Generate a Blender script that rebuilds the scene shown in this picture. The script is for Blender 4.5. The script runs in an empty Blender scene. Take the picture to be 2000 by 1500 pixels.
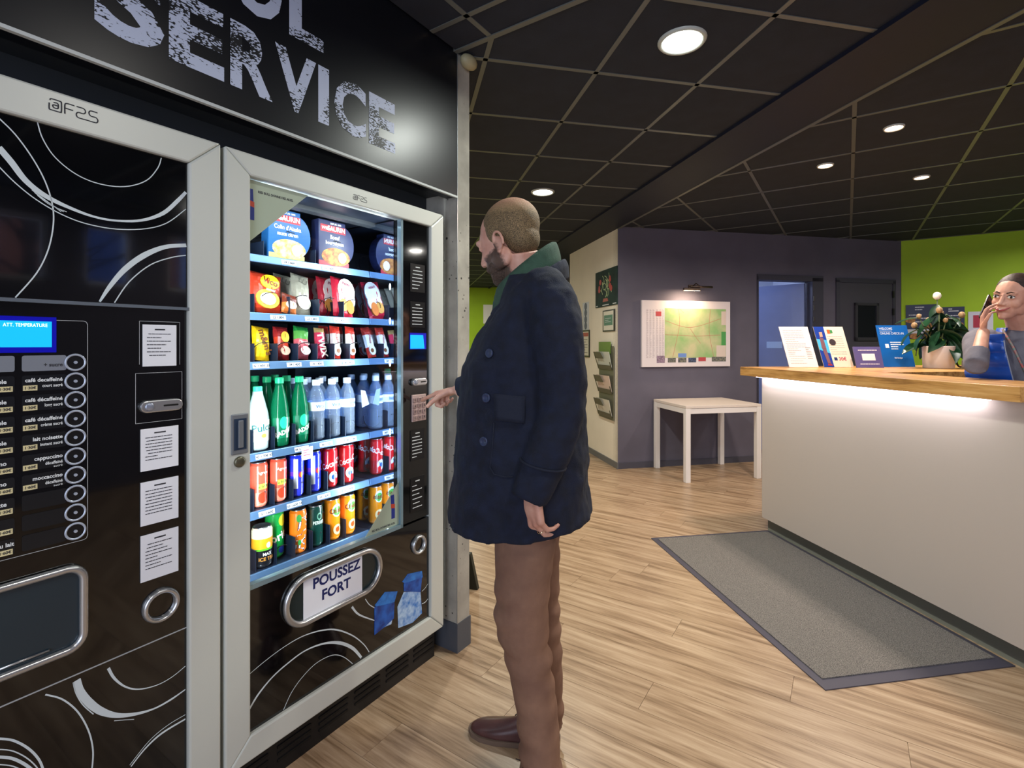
import bpy, bmesh, math, random
from mathutils import Vector, Matrix, noise
R = math.radians
scene = bpy.context.scene
COL = scene.collection
random.seed(7)

# ------------------------------------------------------------------ camera
F_PX, CAM_H, HOR = 985.0, 1.33, 672.0
cam_d = bpy.data.cameras.new('camera')
cam = bpy.data.objects.new('camera', cam_d); COL.objects.link(cam)
cam.location = (0, 0, CAM_H); cam.rotation_euler = (R(90), 0, 0)
cam_d.sensor_fit = 'HORIZONTAL'; cam_d.sensor_width = 36
cam_d.lens = 36 * F_PX / 2000
cam_d.shift_y = -(750 - HOR) / 2000
cam_d.clip_start = 0.05; cam_d.clip_end = 200
scene.camera = cam

# ------------------------------------------------------------------ world, exposure
world = bpy.data.worlds.new('world'); scene.world = world
world.use_nodes = True
bgn = world.node_tree.nodes['Background']
bgn.inputs[0].default_value = (.42, .55, .95, 1); bgn.inputs[1].default_value = 5.0
scene.view_settings.view_transform = 'Standard'
scene.view_settings.look = 'None'
scene.view_settings.gamma = 1
scene.view_settings.exposure = 0.12
scene.view_settings.use_curve_mapping = False

# ------------------------------------------------------------------ frames of the place
U = (.5537, .8327); N = (.8327, -.5537); D0 = (-.2707, 2.1539)     # machine front plane
ANG = math.atan2(U[1], U[0])
def W(s, o, z=0.0): return Vector((D0[0] + s*U[0] + o*N[0], D0[1] + s*U[1] + o*N[1], z))
BD = (-.2095, .978); BP = (.978, .2095)                             # lobby axis: along, across
def B(p, b, z=0.0): return Vector((p*BP[0] + b*BD[0], p*BP[1] + b*BD[1], z))
BANG = math.atan2(BP[1], BP[0])
def fl(px, py, z=0.0):
    d = F_PX*(CAM_H - z)/(py - HOR); return Vector(((px-1000)/F_PX*d, d, z))
def at(px, py, d): return Vector(((px-1000)/F_PX*d, d, CAM_H - (py-HOR)/F_PX*d))
ZC = 2.58

def area(name, loc, size, power, col=(1, 1, 1), rot=(0, 0, 0), shape='DISK', size_y=None, spread=180):
    l = bpy.data.lights.new(name, 'AREA'); l.shape = shape; l.size = size
    if size_y: l.size_y = size_y
    l.energy = power; l.color = col; l.spread = R(spread)
    o = bpy.data.objects.new(name, l); COL.objects.link(o); o.location = loc; o.rotation_euler = rot
    return o
def spot(name, loc, power, col, cone=100, blend=.6, rad=.04, target=None):
    l = bpy.data.lights.new(name, 'SPOT'); l.energy = power; l.color = col
    l.spot_size = R(cone); l.spot_blend = blend; l.shadow_soft_size = rad
    o = bpy.data.objects.new(name, l); COL.objects.link(o); o.location = loc
    if target is not None:
        o.rotation_euler = (Vector(target)-Vector(loc)).to_track_quat('-Z', 'Y').to_euler()
    return o

# ------------------------------------------------------------------ materials
def srgb(h):
    if not isinstance(h, str): return tuple(h)
    h = h.lstrip('#'); c = [int(h[i:i+2], 16)/255 for i in (0, 2, 4)]
    return tuple(x/12.92 if x <= .04045 else ((x+.055)/1.055)**2.4 for x in c)
MATS = {}
def mat(name, col='#888888', rough=.5, metal=0, var=0, vscale=20, stretch=None, bump=0, bscale=80, emit=0, ecol=None,
        trans=0, alpha=1, ior=1.45, coat=0, rnd=0, spec=.5, col2=None):
    if name in MATS: return MATS[name]
    m = bpy.data.materials.new(name); m.use_nodes = True
    nt = m.node_tree; b = nt.nodes['Principled BSDF']; c = srgb(col)
    b.inputs['Base Color'].default_value = (*c, 1)
    b.inputs['Roughness'].default_value = rough; b.inputs['Metallic'].default_value = metal
    b.inputs['IOR'].default_value = ior; b.inputs['Specular IOR Level'].default_value = spec
    b.inputs['Transmission Weight'].default_value = trans; b.inputs['Alpha'].default_value = alpha
    b.inputs['Coat Weight'].default_value = coat
    if emit:
        b.inputs['Emission Color'].default_value = (*srgb(ecol or col), 1); b.inputs['Emission Strength'].default_value = emit
    if var or bump or rnd or col2:
        tc = nt.nodes.new('ShaderNodeTexCoord'); mp = nt.nodes.new('ShaderNodeMapping')
        nt.links.new(tc.outputs['Object'], mp.inputs[0])
        if stretch: mp.inputs['Scale'].default_value = stretch
        if var or col2:
            nz = nt.nodes.new('ShaderNodeTexNoise'); nz.inputs['Scale'].default_value = vscale; nz.inputs['Detail'].default_value = 6
            nt.links.new(mp.outputs[0], nz.inputs[0])
            rp = nt.nodes.new('ShaderNodeValToRGB'); nt.links.new(nz.outputs[0], rp.inputs[0])
            rp.color_ramp.elements[0].position = .32; rp.color_ramp.elements[1].position = .68
            lo = srgb(col2) if col2 else tuple(x*(1-var) for x in c); hi = c if col2 else tuple(min(1, x*(1+var)) for x in c)
            rp.color_ramp.elements[0].color = (*lo, 1); rp.color_ramp.elements[1].color = (*hi, 1)
            nt.links.new(rp.outputs[0], b.inputs['Base Color'])
        if bump:
            n2 = nt.nodes.new('ShaderNodeTexNoise'); n2.inputs['Scale'].default_value = bscale; n2.inputs['Detail'].default_value = 4
            nt.links.new(mp.outputs[0], n2.inputs[0])
            bp = nt.nodes.new('ShaderNodeBump'); bp.inputs['Strength'].default_value = bump; bp.inputs['Distance'].default_value = .004
            nt.links.new(n2.outputs[0], bp.inputs['Height']); nt.links.new(bp.outputs[0], b.inputs['Normal'])
    MATS[name] = m
    return m
def glassmat(name, tint=(1, 1, 1), refl=.12):
    # thin pane: transparent with a fresnel mirror on top
    if name in MATS: return MATS[name]
    m = bpy.data.materials.new(name); m.use_nodes = True; nt = m.node_tree; nt.nodes.clear()
    out = nt.nodes.new('ShaderNodeOutputMaterial'); mx = nt.nodes.new('ShaderNodeMixShader')
    tr = nt.nodes.new('ShaderNodeBsdfTransparent'); tr.inputs[0].default_value = (*tint, 1)
    gl = nt.nodes.new('ShaderNodeBsdfGlossy'); gl.inputs['Roughness'].default_value = .02
    lw = nt.nodes.new('ShaderNodeLayerWeight'); lw.inputs[0].default_value = .5
    pw = nt.nodes.new('ShaderNodeMath'); pw.operation = 'POWER'; pw.inputs[1].default_value = 4; nt.links.new(lw.outputs['Facing'], pw.inputs[0])
    ma = nt.nodes.new('ShaderNodeMath'); ma.operation = 'MULTIPLY_ADD'; ma.inputs[1].default_value = .8; ma.inputs[2].default_value = .02; nt.links.new(pw.outputs[0], ma.inputs[0])
    nt.links.new(ma.outputs[0], mx.inputs[0]); nt.links.new(tr.outputs[0], mx.inputs[1]); nt.links.new(gl.outputs[0], mx.inputs[2])
    nt.links.new(mx.outputs[0], out.inputs[0]); MATS[name] = m
    return m

# ------------------------------------------------------------------ mesh helpers
class MB:
    def __init__(s): s.v = []; s.f = []; s.mi = []; s.m = 0
    def add(s, vs, fs, fn=None):
        k = len(s.v)
        s.v += [tuple(fn(*v)) for v in vs] if fn else [tuple(v) for v in vs]
        for f in fs: s.f.append([i+k for i in f]); s.mi.append(s.m)
        return s
    def box(s, x0, x1, y0, y1, z0, z1, fn=None):
        return s.add([(x0,y0,z0),(x1,y0,z0),(x1,y1,z0),(x0,y1,z0),(x0,y0,z1),(x1,y0,z1),(x1,y1,z1),(x0,y1,z1)],
              [(0,3,2,1),(4,5,6,7),(0,1,5,4),(1,2,6,5),(2,3,7,6),(3,0,4,7)], fn)
    def prism(s, poly, y0, y1, fn=None):          # poly in (x,z), extruded along y (front face at y0)
        n = len(poly)
        a = sum(poly[i][0]*poly[(i+1)%n][1]-poly[(i+1)%n][0]*poly[i][1] for i in range(n))
        if a < 0: poly = poly[::-1]
        vs = [(x, y0, z) for x, z in poly] + [(x, y1, z) for x, z in poly]
        return s.add(vs, [list(range(n)), list(range(2*n-1, n-1, -1))] + [(i, i+n, (i+1)%n+n, (i+1)%n) for i in range(n)], fn)
    def slab(s, poly, z0, z1):                     # poly in (x,y)
        n = len(poly)
        a = sum(poly[i][0]*poly[(i+1)%n][1]-poly[(i+1)%n][0]*poly[i][1] for i in range(n))
        if a < 0: poly = poly[::-1]
        vs = [(x, y, z0) for x, y in poly] + [(x, y, z1) for x, y in poly]
        return s.add(vs, [list(range(n-1, -1, -1)), list(range(n, 2*n))] + [(i, (i+1)%n, (i+1)%n+n, i+n) for i in range(n)])
    def loft(s, rings, caps=True, closed=True):
        n = len(rings[0]); vs = [p for r in rings for p in r]; fs = []
        for j in range(len(rings)-1):
            for i in range(n if closed else n-1):
                a, b = j*n+i, j*n+(i+1)%n; fs.append((a, b, b+n, a+n))
        if caps: fs += [list(range(n-1, -1, -1)), list(range((len(rings)-1)*n, len(rings)*n))]
        return s.add(vs, fs)
    def lathe(s, prof, seg=20, c=(0, 0, 0), caps=True, fn=None):
        rings = [[(c[0]+r*math.cos(2*math.pi*i/seg), c[1]+r*math.sin(2*math.pi*i/seg), c[2]+z) for i in range(seg)] for r, z in prof]
        if fn: rings = [[fn(*p) for p in r] for r in rings]
        return s.loft(rings, caps)
    def tube(s, pts, r, seg=8, closed=False, caps=True):
        pts = [Vector(p) for p in pts]; n = len(pts); rings = []
        rr = r if isinstance(r, (list, tuple)) else [r]*n
        t0 = None; up = None
        for i, p in enumerate(pts):
            if closed: t = (pts[(i+1)%n]-pts[i-1])
            else: t = pts[min(i+1, n-1)]-pts[max(i-1, 0)]
            t.normalize()
            if up is None:
                up = Vector((0, 0, 1)) if abs(t.z) < .9 else Vector((1, 0, 0))
                up = (up - t*up.dot(t)).normalized()
            else:
                up = (up - t*up.dot(t)); up = up.normalized() if up.length > 1e-6 else t.orthogonal().normalized()
            sd = t.cross(up)
            rings.append([p + (up*math.cos(2*math.pi*k/seg) + sd*math.sin(2*math.pi*k/seg))*rr[i] for k in range(seg)])
        if closed: rings.append(rings[0])
        return s.loft(rings, caps and not closed)
    def sphere(s, c, r, seg=14, rg=9, sc=(1, 1, 1), fn=None):
        prof = [(max(1e-4, r*math.sin(math.pi*j/rg)), -r*math.cos(math.pi*j/rg)) for j in range(rg+1)]
        rings = [[(c[0]+sc[0]*q*math.cos(2*math.pi*i/seg), c[1]+sc[1]*q*math.sin(2*math.pi*i/seg), c[2]+sc[2]*z) for i in range(seg)] for q, z in prof]
        if fn: rings = [[fn(*p) for p in r_] for r_ in rings]
        return s.loft(rings, True)
    def cone(s, a, b, ra, rb, seg=14, extra=True):   # round cone a->b
        a, b = Vector(a), Vector(b); d = (b-a); L = d.length; d.normalize()
        pts, rs = [], []
        for k in (0, .4, .75): pts.append(a - d*ra*math.cos(k*math.pi/2)); rs.append(max(1e-4, ra*math.sin(k*math.pi/2)))
        for k in range(5): t = k/4; pts.append(a+d*L*t); rs.append(ra+(rb-ra)*t)
        for k in (.75, .4, 0): pts.append(b + d*rb*math.cos(k*math.pi/2)); rs.append(max(1e-4, rb*math.sin(k*math.pi/2)))
        return s.tube(pts, rs, seg)
def obj(name, mb, mats, parent=None, loc=(0, 0, 0), rotz=0, bevel=0, smooth=False, bseg=2):
    me = bpy.data.meshes.new(name); me.from_pydata([tuple(v) for v in mb.v], [], mb.f); me.validate()
    if not isinstance(mats, (list, tuple)): mats = [mats]
    for m in mats: me.materials.append(m)
    if len(me.polygons) == len(mb.mi) and any(mb.mi): me.polygons.foreach_set('material_index', mb.mi)
    if smooth: me.polygons.foreach_set('use_smooth', [True]*len(me.polygons))
    o = bpy.data.objects.new(name, me); COL.objects.link(o)
    o.location = loc; o.rotation_euler = (0, 0, rotz)
    if parent: o.parent = parent
    if bevel:
        bv = o.modifiers.new('bevel', 'BEVEL'); bv.width = bevel; bv.segments = bseg; bv.limit_method = 'ANGLE'; bv.angle_limit = R(40)
    return o
def tag(o, label=None, cat=None, group=None, kind=None):
    if label: o['label'] = label
    if cat: o['category'] = cat
    if group: o['group'] = group
    if kind: o['kind'] = kind
    return o
def empty(name, loc, rotz=0, label=None, cat=None, group=None):
    o = bpy.data.objects.new(name, None); COL.objects.link(o); o.location = loc; o.rotation_euler = (0, 0, rotz); o.empty_display_size = .1
    return tag(o, label, cat, group)
def structure(o): o['kind'] = 'structure'; return o
def copy_tree(o, parent=None):
    c = o.copy(); COL.objects.link(c); c.parent = parent
    for ch in o.children: copy_tree(ch, c)
    return c
_T = {}
def text_geo(body, size=1, align='LEFT', bold=0, ext=0):
    key = (body, align, round(bold/size, 4), round(ext/size, 5))
    if key not in _T:
        cu = bpy.data.curves.new('t', 'FONT'); cu.body = body; cu.size = 1; cu.align_x = align; cu.align_y = 'CENTER'
        cu.offset = bold/size; cu.extrude = ext/size; cu.resolution_u = 3
        o = bpy.data.objects.new('t', cu); me = bpy.data.meshes.new_from_object(o)
        _T[key] = ([tuple(v.co) for v in me.vertices], [list(p.vertices) for p in me.polygons])
        bpy.data.objects.remove(o); bpy.data.curves.remove(cu); bpy.data.meshes.remove(me)
    vs, fs = _T[key]
    return [(x*size, y*size, z*size) for x, y, z in vs], fs
def put_text(mb, body, size, x, z, y=0, align='LEFT', bold=0, shear=0, rot=0, sx=1):
    # writes on a wall facing -y: text x -> x, text y -> z
    vs, fs = text_geo(body, size, align, bold)
    c, s_ = math.cos(rot), math.sin(rot)
    return mb.add([(x+(vx*sx+shear*vy)*c-vy*s_, y-vz, z+vy*c+(vx*sx+shear*vy)*s_) for vx, vy, vz in vs], fs)
def rrect(x0, x1, z0, z1, r, n=5):
    pts = []
    for cx, cz, a in ((x1-r, z1-r, 0), (x0+r, z1-r, 90), (x0+r, z0+r, 180), (x1-r, z0+r, 270)):
        for k in range(n+1): t = R(a+90*k/n); pts.append((cx+r*math.cos(t), cz+r*math.sin(t)))
    return pts
def word_lines(mb, x0, x1, z0, z1, n, y, h=.0028, seed=0, indent=.3, fill=.9):
    # small print too fine to read: rows of short dashes
    rg = random.Random(seed)
    for i in range(n):
        z = z1 - (i+.5)*(z1-z0)/n; x = x0 + (rg.random()*.1 if rg.random() < indent else 0)*(x1-x0); e = x0+(x1-x0)*(fill if rg.random() < .7 else .35+.4*rg.random())
        while x < e:
            w = (x1-x0)*rg.uniform(.04, .16); w = min(w, e-x)
            mb.box(x, x+w, y, y+.0006, z-h/2, z+h/2); x += w+(x1-x0)*.018
# ------------------------------------------------------------------ area light added inside the closed near wall in place of daylight
WD = 4.2                                   # distance machine front -> window wall
area('added_daylight', W(-3.9, 2.2, 1.5), 2.2, 80, (.66, .77, 1), (R(90), 0, ANG-R(90)), 'RECTANGLE', 1.9)

# ------------------------------------------------------------------ surfaces
M_dark = mat('dark_wall_paint', '#5f5b69', .75, var=.10, vscale=3, bump=.05, bscale=140)
M_green = mat('lime_wall_paint', '#9dc122', .65, var=.06, vscale=3, bump=.05, bscale=140)
M_white = mat('warm_white_wall_paint', '#f0e7d4', .7, var=.03, vscale=3, bump=.05, bscale=140)
M_navy = mat('navy_bulkhead_paint', '#0f1428', .6, var=.1, vscale=4)
M_tile = mat('ceiling_tile_black', '#212530', .85, var=.16, vscale=9, bump=.25, bscale=260)
M_bar = mat('ceiling_grid_bar', '#6d6f6a', .4, metal=.3)
M_conc = mat('board_concrete', '#a09a8e', .8, var=.26, vscale=7, bump=.2, bscale=40)
M_sign = mat('sign_panel_black', '#121318', .33, var=.1, vscale=5)
M_base = mat('grey_baseboard', '#6a6a6b', .5)
def pit_concrete():
    m = M_conc; nt = m.node_tree; b = nt.nodes['Principled BSDF']
    rp = [n for n in nt.nodes if n.type == 'VALTORGB'][0]
    tc = [n for n in nt.nodes if n.type == 'TEX_COORD'][0]
    vo = nt.nodes.new('ShaderNodeTexVoronoi'); vo.inputs['Scale'].default_value = 34; nt.links.new(tc.outputs['Object'], vo.inputs[0])
    nz = nt.nodes.new('ShaderNodeTexNoise'); nz.inputs['Scale'].default_value = 9; nt.links.new(tc.outputs['Object'], nz.inputs[0])
    ad = nt.nodes.new('ShaderNodeMath'); ad.operation = 'MULTIPLY_ADD'; nt.links.new(nz.outputs[0], ad.inputs[0]); ad.inputs[1].default_value = .5
    nt.links.new(vo.outputs['Distance'], ad.inputs[2])
    r2 = nt.nodes.new('ShaderNodeValToRGB'); nt.links.new(ad.outputs[0], r2.inputs[0])
    r2.color_ramp.elements[0].position = .29; r2.color_ramp.elements[1].position = .35
    r2.color_ramp.elements[0].color = (.12, .12, .12, 1); r2.color_ramp.elements[1].color = (1, 1, 1, 1)
    mx = nt.nodes.new('ShaderNodeMix'); mx.data_type = 'RGBA'; mx.blend_type = 'MULTIPLY'; mx.inputs[0].default_value = 1
    nt.links.new(rp.outputs[0], mx.inputs[6]); nt.links.new(r2.outputs[0], mx.inputs[7]); nt.links.new(mx.outputs[2], b.inputs['Base Color'])
pit_concrete()
def wood_mat(name, light, mid, dark, scale, stretch, rough=.38, rnd=True, fine=1.0):
    m = bpy.data.materials.new(name); m.use_nodes = True; nt = m.node_tree; b = nt.nodes['Principled BSDF']
    tc = nt.nodes.new('ShaderNodeTexCoord'); mp = nt.nodes.new('ShaderNodeMapping'); mp.inputs['Scale'].default_value = stretch
    if rnd:
        oi = nt.nodes.new('ShaderNodeObjectInfo'); sc = nt.nodes.new('ShaderNodeVectorMath'); sc.operation = 'SCALE'
        cb = nt.nodes.new('ShaderNodeCombineXYZ'); cb.inputs[0].default_value = 17; cb.inputs[1].default_value = 31; cb.inputs[2].default_value = 7
        nt.links.new(cb.outputs[0], sc.inputs[0]); nt.links.new(oi.outputs['Random'], sc.inputs['Scale'])
        ad = nt.nodes.new('ShaderNodeVectorMath'); ad.operation = 'ADD'
        nt.links.new(tc.outputs['Object'], ad.inputs[0]); nt.links.new(sc.outputs[0], ad.inputs[1]); nt.links.new(ad.outputs[0], mp.inputs[0])
    else: nt.links.new(tc.outputs['Object'], mp.inputs[0])
    n1 = nt.nodes.new('ShaderNodeTexNoise'); n1.inputs['Scale'].default_value = scale; n1.inputs['Detail'].default_value = 5; n1.inputs['Roughness'].default_value = .6
    n2 = nt.nodes.new('ShaderNodeTexNoise'); n2.inputs['Scale'].default_value = scale*5*fine; n2.inputs['Detail'].default_value = 3
    nt.links.new(mp.outputs[0], n1.inputs[0]); nt.links.new(mp.outputs[0], n2.inputs[0])
    ma = nt.nodes.new('ShaderNodeMath'); ma.operation = 'MULTIPLY_ADD'; ma.inputs[1].default_value = .35
    nt.links.new(n2.outputs[0], ma.inputs[0]); nt.links.new(n1.outputs[0], ma.inputs[2])
    rp = nt.nodes.new('ShaderNodeValToRGB'); nt.links.new(ma.outputs[0], rp.inputs[0])
    e = rp.color_ramp.elements; e[0].position = .5; e[0].color = (*srgb(dark), 1); e[1].position = .86; e[1].color = (*srgb(light), 1)
    k = rp.color_ramp.elements.new(.66); k.color = (*srgb(mid), 1)
    nt.links.new(rp.outputs[0], b.inputs['Base Color']); b.inputs['Roughness'].default_value = rough
    bp = nt.nodes.new('ShaderNodeBump'); bp.inputs['Strength'].default_value = .08; bp.inputs['Distance'].default_value = .003
    nt.links.new(ma.outputs[0], bp.inputs['Height']); nt.links.new(bp.outputs[0], b.inputs['Normal'])
    MATS[name] = m
    return m
M_plank = wood_mat('oak_laminate_floor', '#bca285', '#a3876a', '#7d6349', 3.2, (.55, 9, 9), .34)
M_oak = wood_mat('oak_counter_top', '#d3a566', '#bd8a4a', '#85592a', 3.0, (.7, 9, 9), .32, rnd=False)

# ------------------------------------------------------------------ floor: slab and planks
mb = MB(); mb.slab([W(-4.4, -1.2)[:2], W(-4.4, 4.5)[:2], W(6.4, 4.5)[:2], B(6.4, 8)[:2], B(6.4, 11.6)[:2], B(-.8, 11.6)[:2], B(-.8, 4)[:2]], -.12, -.006)
floor = structure(obj('floor', mb, M_plank))
PW, PL = .175, 1.29
plank_me = None
known = {0: .7835, 1: 1.585, 2: 1.2405, 3: .7536, 4: .1476, 6: .4195, -4: .117}
NANG = math.atan2(N[1], N[0])
def vis(p):
    if p.y < .5: return False
    x = 1000+F_PX*p.x/p.y; y = HOR+F_PX*CAM_H/p.y
    return -500 < x < 2500 and y < 2100
cand = []
for k in range(-16, 48):
    u0 = .3158+(k-1)*PW
    off = known.get(k, (k*.618034*PL*1.37) % PL)
    for j in range(-4, 7):
        n0 = off + (j-2)*PL; c = W(u0+PW/2, n0+PL/2, -.003)
        pb = (c.x*BP[0]+c.y*BP[1], c.x*BD[0]+c.y*BD[1])
        s_c = u0+PW/2; o_c = n0+PL/2
        if o_c > WD+.3 or s_c > 6.2 and pb[0] > 2.6 and pb[1] < 5: continue
        if s_c < .1 and o_c < -.9: continue
        if pb[0] > 2.9 and pb[1] > 5.5: continue
        if s_c > .1 and pb[0] < -.8: continue
        if not (vis(c) or vis(W(u0, n0)) or vis(W(u0, n0+PL))): continue
        cand.append((c.length, c))
cand.sort(key=lambda t: t[0])
for d_, c in cand[:285]:
    if plank_me is None:
        mb = MB(); g = .0007; mb.box(-PL/2+g, PL/2-g, -PW/2+g, PW/2-g, -.003, .003)
        o = obj('plank', mb, M_plank, floor); plank_me = o.data
    else:
        o = bpy.data.objects.new('plank', plank_me); COL.objects.link(o); o.parent = floor
    o.location = c; o.rotation_euler = (0, 0, NANG)

# ------------------------------------------------------------------ ceiling: slab, tiles, grid
mb = MB(); mb.slab([W(-4.4, -1.2)[:2], W(-4.4, 4.5)[:2], W(6.4, 4.5)[:2], B(6.4, 8)[:2], B(6.4, 11.6)[:2], B(-.8, 11.6)[:2], B(-.8, 4)[:2]], ZC+.02, ZC+.14)
ceiling = structure(obj('ceiling', mb, M_navy))
def clip(poly, a, b, c):                  # keep a*x+b*y <= c
    out = []
    for i in range(len(poly)):
        P, Q = poly[i], poly[(i+1) % len(poly)]; dp, dq = a*P[0]+b*P[1]-c, a*Q[0]+b*Q[1]-c
        if dp <= 0: out.append(P)
        if dp*dq < 0: t = dp/(dp-dq); out.append((P[0]+(Q[0]-P[0])*t, P[1]+(Q[1]-P[1])*t))
    return out
sW = lambda x, y: ((x-D0[0])*U[0]+(y-D0[1])*U[1], (x-D0[0])*N[0]+(y-D0[1])*N[1])
SU0 = U[0]*D0[0]+U[1]*D0[1]; SN0 = N[0]*D0[0]+N[1]*D0[1]
def seen_tile(poly):
    for x, y in poly:
        if y > .4 and -300 < 1000+F_PX*x/y < 2300 and HOR-F_PX*(ZC-CAM_H)/y > -420: return True
    return False
BEAM0, BEAM1 = 1.84, 2.235
regions = {
 'near': dict(fr=W, a0=(1.72-12*.62, .62), b0=(2.07-8*.62, .62), cl=[(U[0], U[1], SU0+.02), (N[0], N[1], SN0+WD), (-N[0], -N[1], -SN0-.03)]),
 'lobby': dict(fr=B, a0=(.35-5*.515, .515), b0=(2.19-4*.525, .525), cl=[(-U[0], -U[1], -SU0-.02), (BP[0], BP[1], BEAM0), (-BP[0], -BP[1], .6), (BD[0], BD[1], 11.1)]),
 'desk': dict(fr=W, a0=(1.72-12*.62, .62), b0=(2.07-8*.62, .62), cl=[(-U[0], -U[1], -SU0-.02), (-BP[0], -BP[1], -BEAM1), (N[0], N[1], SN0+WD), (U[0], U[1], SU0+6.097), (BD[0], BD[1], 5.016)]),
}
bars = MB()
for rn, rg in regions.items():
    fr = rg['fr']; (a, da), (b, db) = rg['a0'], rg['b0']
    for i in range(26):
        for j in range(26):
            g = .010
            q = [(a+i*da+g, b+j*db+g), (a+(i+1)*da-g, b+j*db+g), (a+(i+1)*da-g, b+(j+1)*db-g), (a+i*da+g, b+(j+1)*db-g)]
            poly = [tuple(fr(*p)[:2]) for p in q]
            for cl in rg['cl']: poly = clip(poly, *cl) if poly else poly
            if len(poly) < 3 or not seen_tile(poly): continue
            cx = sum(p[0] for p in poly)/len(poly); cy = sum(p[1] for p in poly)/len(poly)
            if abs(sum(poly[k][0]*poly[(k+1) % len(poly)][1]-poly[(k+1) % len(poly)][0]*poly[k][1] for k in range(len(poly)))) < .01: continue
            mb = MB(); mb.slab([(x-cx, y-cy) for x, y in poly], 0, .016)
            obj('ceiling_tile', mb, M_tile, ceiling, (cx, cy, ZC+.002))
    for ax in (0, 1):                      # grid runners
        for i in range(27):
            lo, hi = (a, a+26*da), (b, b+26*db)
            h = .0105
            if ax == 0: q = [(a+i*da-h, hi[0]), (a+i*da+h, hi[0]), (a+i*da+h, hi[1]), (a+i*da-h, hi[1])]
            else: q = [(lo[0], b+i*db-h), (lo[1], b+i*db-h), (lo[1], b+i*db+h), (lo[0], b+i*db+h)]
            poly = [tuple(fr(*p)[:2]) for p in q]
            for cl in rg['cl']: poly = clip(poly, *cl) if poly else poly
            if len(poly) < 3 or not seen_tile(poly): continue
            cx = sum(p[0] for p in poly)/len(poly); cy = sum(p[1] for p in poly)/len(poly)
            mb = MB(); mb.slab([(x-cx, y-cy) for x, y in poly], 0, .014)
            obj('grid_bar', mb, M_bar, ceiling, (cx, cy, ZC-.001))
# perimeter angle beside the pillar
mb = MB(); mb.box(.008, .032, -4.2, .03, ZC-.003, ZC+.012); obj('perimeter_bar', mb, M_bar, ceiling, W(0, 0), ANG)
# dark bulkhead band across the ceiling
mb = MB(); mb.slab([B(BEAM0, 1.2)[:2], B(BEAM1, .2)[:2], B(BEAM1, 6.7)[:2], B(BEAM0, 11.1)[:2]], ZC-.018, ZC+.05)
bulk = structure(obj('trim_1', mb, M_navy)); bulk['label'] = 'dark navy plasterboard band running across the tiled ceiling'
mb = MB(); mb.slab([B(BEAM1-.012, .2)[:2], B(BEAM1+.014, .2)[:2], B(BEAM1+.014, 5.02)[:2], B(BEAM1-.012, 5.02)[:2]], ZC-.022, ZC-.002); obj('edge_trim', mb, M_bar, bulk)

# ------------------------------------------------------------------ walls
def wall(name, m, pts, z0=0, z1=ZC+.02):
    mb = MB(); mb.slab([tuple(p)[:2] for p in pts], z0, z1); return structure(obj(name, mb, m))
CB = 5.016
wall('wall_white', M_white, [B(2.228, CB+.004), B(2.34, CB+.004), B(2.34, 6.61), B(2.228, 6.61)])
wall('wall_corridor_right', M_dark, [B(2.34, 6.5), B(3.1, 6.5), B(3.1, 11.2), B(3.0, 11.2), B(3.0, 6.61), B(2.34, 6.61)])
wall('wall_far', M_green, [B(-.8, 11.1), B(3.2, 11.1), B(3.2, 11.2), B(-.8, 11.2)])
wall('wall_corridor_left', M_white, [B(-.36, 2.9), B(-.36, 11.1), B(-.5, 11.1), B(-.5, 2.9)])
g0, g1 = W(6.097, 1.966), W(6.097, WD+.1)
wall('wall_green', M_green, [g0, g1, W(6.2, WD+.1), W(6.2, 1.9)])
# dark wall with two door openings (coordinates along the wall from the white corner)
def DW(t, dep=0, z=0): return B(2.228+t, CB+dep, z)
mbw = MB()
for t0, t1, z0, z1 in ((0, 1.687, 0, ZC+.02), (1.687, 2.569, 2.12, ZC+.02), (2.569, 3.72, 0, ZC+.02)):
    mbw.slab([DW(t0)[:2], DW(t1)[:2], DW(t1, .12)[:2], DW(t0, .12)[:2]], z0, z1)
structure(obj('wall_dark', mbw, M_dark))
# window wall opposite the machines: lower wall, head, piers
mb = MB()
wins = [(-2.2, -1.2), (-.95, -.25), (-.02, .36), (.64, 1.3)]
mb.box(-4.3, 6.2, -WD-.14, -WD, 0, 1.86); mb.box(-4.3, 6.2, -WD-.14, -WD, 2.42, ZC+.02)
e = -4.3
for a_, b_ in wins: mb.box(e, a_, -WD-.14, -WD, 1.86, 2.42); e = b_
mb.box(e, 6.2, -WD-.14, -WD, 1.86, 2.42)
structure(obj('wall_right', mb, M_dark, None, W(0, 0), ANG))
M_frame = mat('window_frame_white', '#d8d8d6', .4)
for i_, (a_, b_) in enumerate(wins):
    mb = MB()
    for q in ((a_, a_+.04, 1.86, 2.42), (b_-.04, b_, 1.86, 2.42), (a_, b_, 1.86, 1.9), (a_, b_, 2.38, 2.42)): mb.box(q[0], q[1], -WD-.11, -WD-.05, q[2], q[3])
    wo = structure(obj('window_%d' % (i_+1), mb, M_frame, None, W(0, 0), ANG))
    mb = MB(); mb.box(a_+.04, b_-.04, -WD-.085, -WD-.08, 1.9, 2.38); obj('pane', mb, glassmat('window_glass'), wo)
wall('wall_near', M_white, [W(-4.2, -1), W(-4.2, WD+.1), W(-4.35, WD+.1), W(-4.35, -1)])
wall('wall_niche', M_navy, [W(-4.2, -.92), W(.12, -.92), W(.12, -1.05), W(-4.2, -1.05)])
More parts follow.
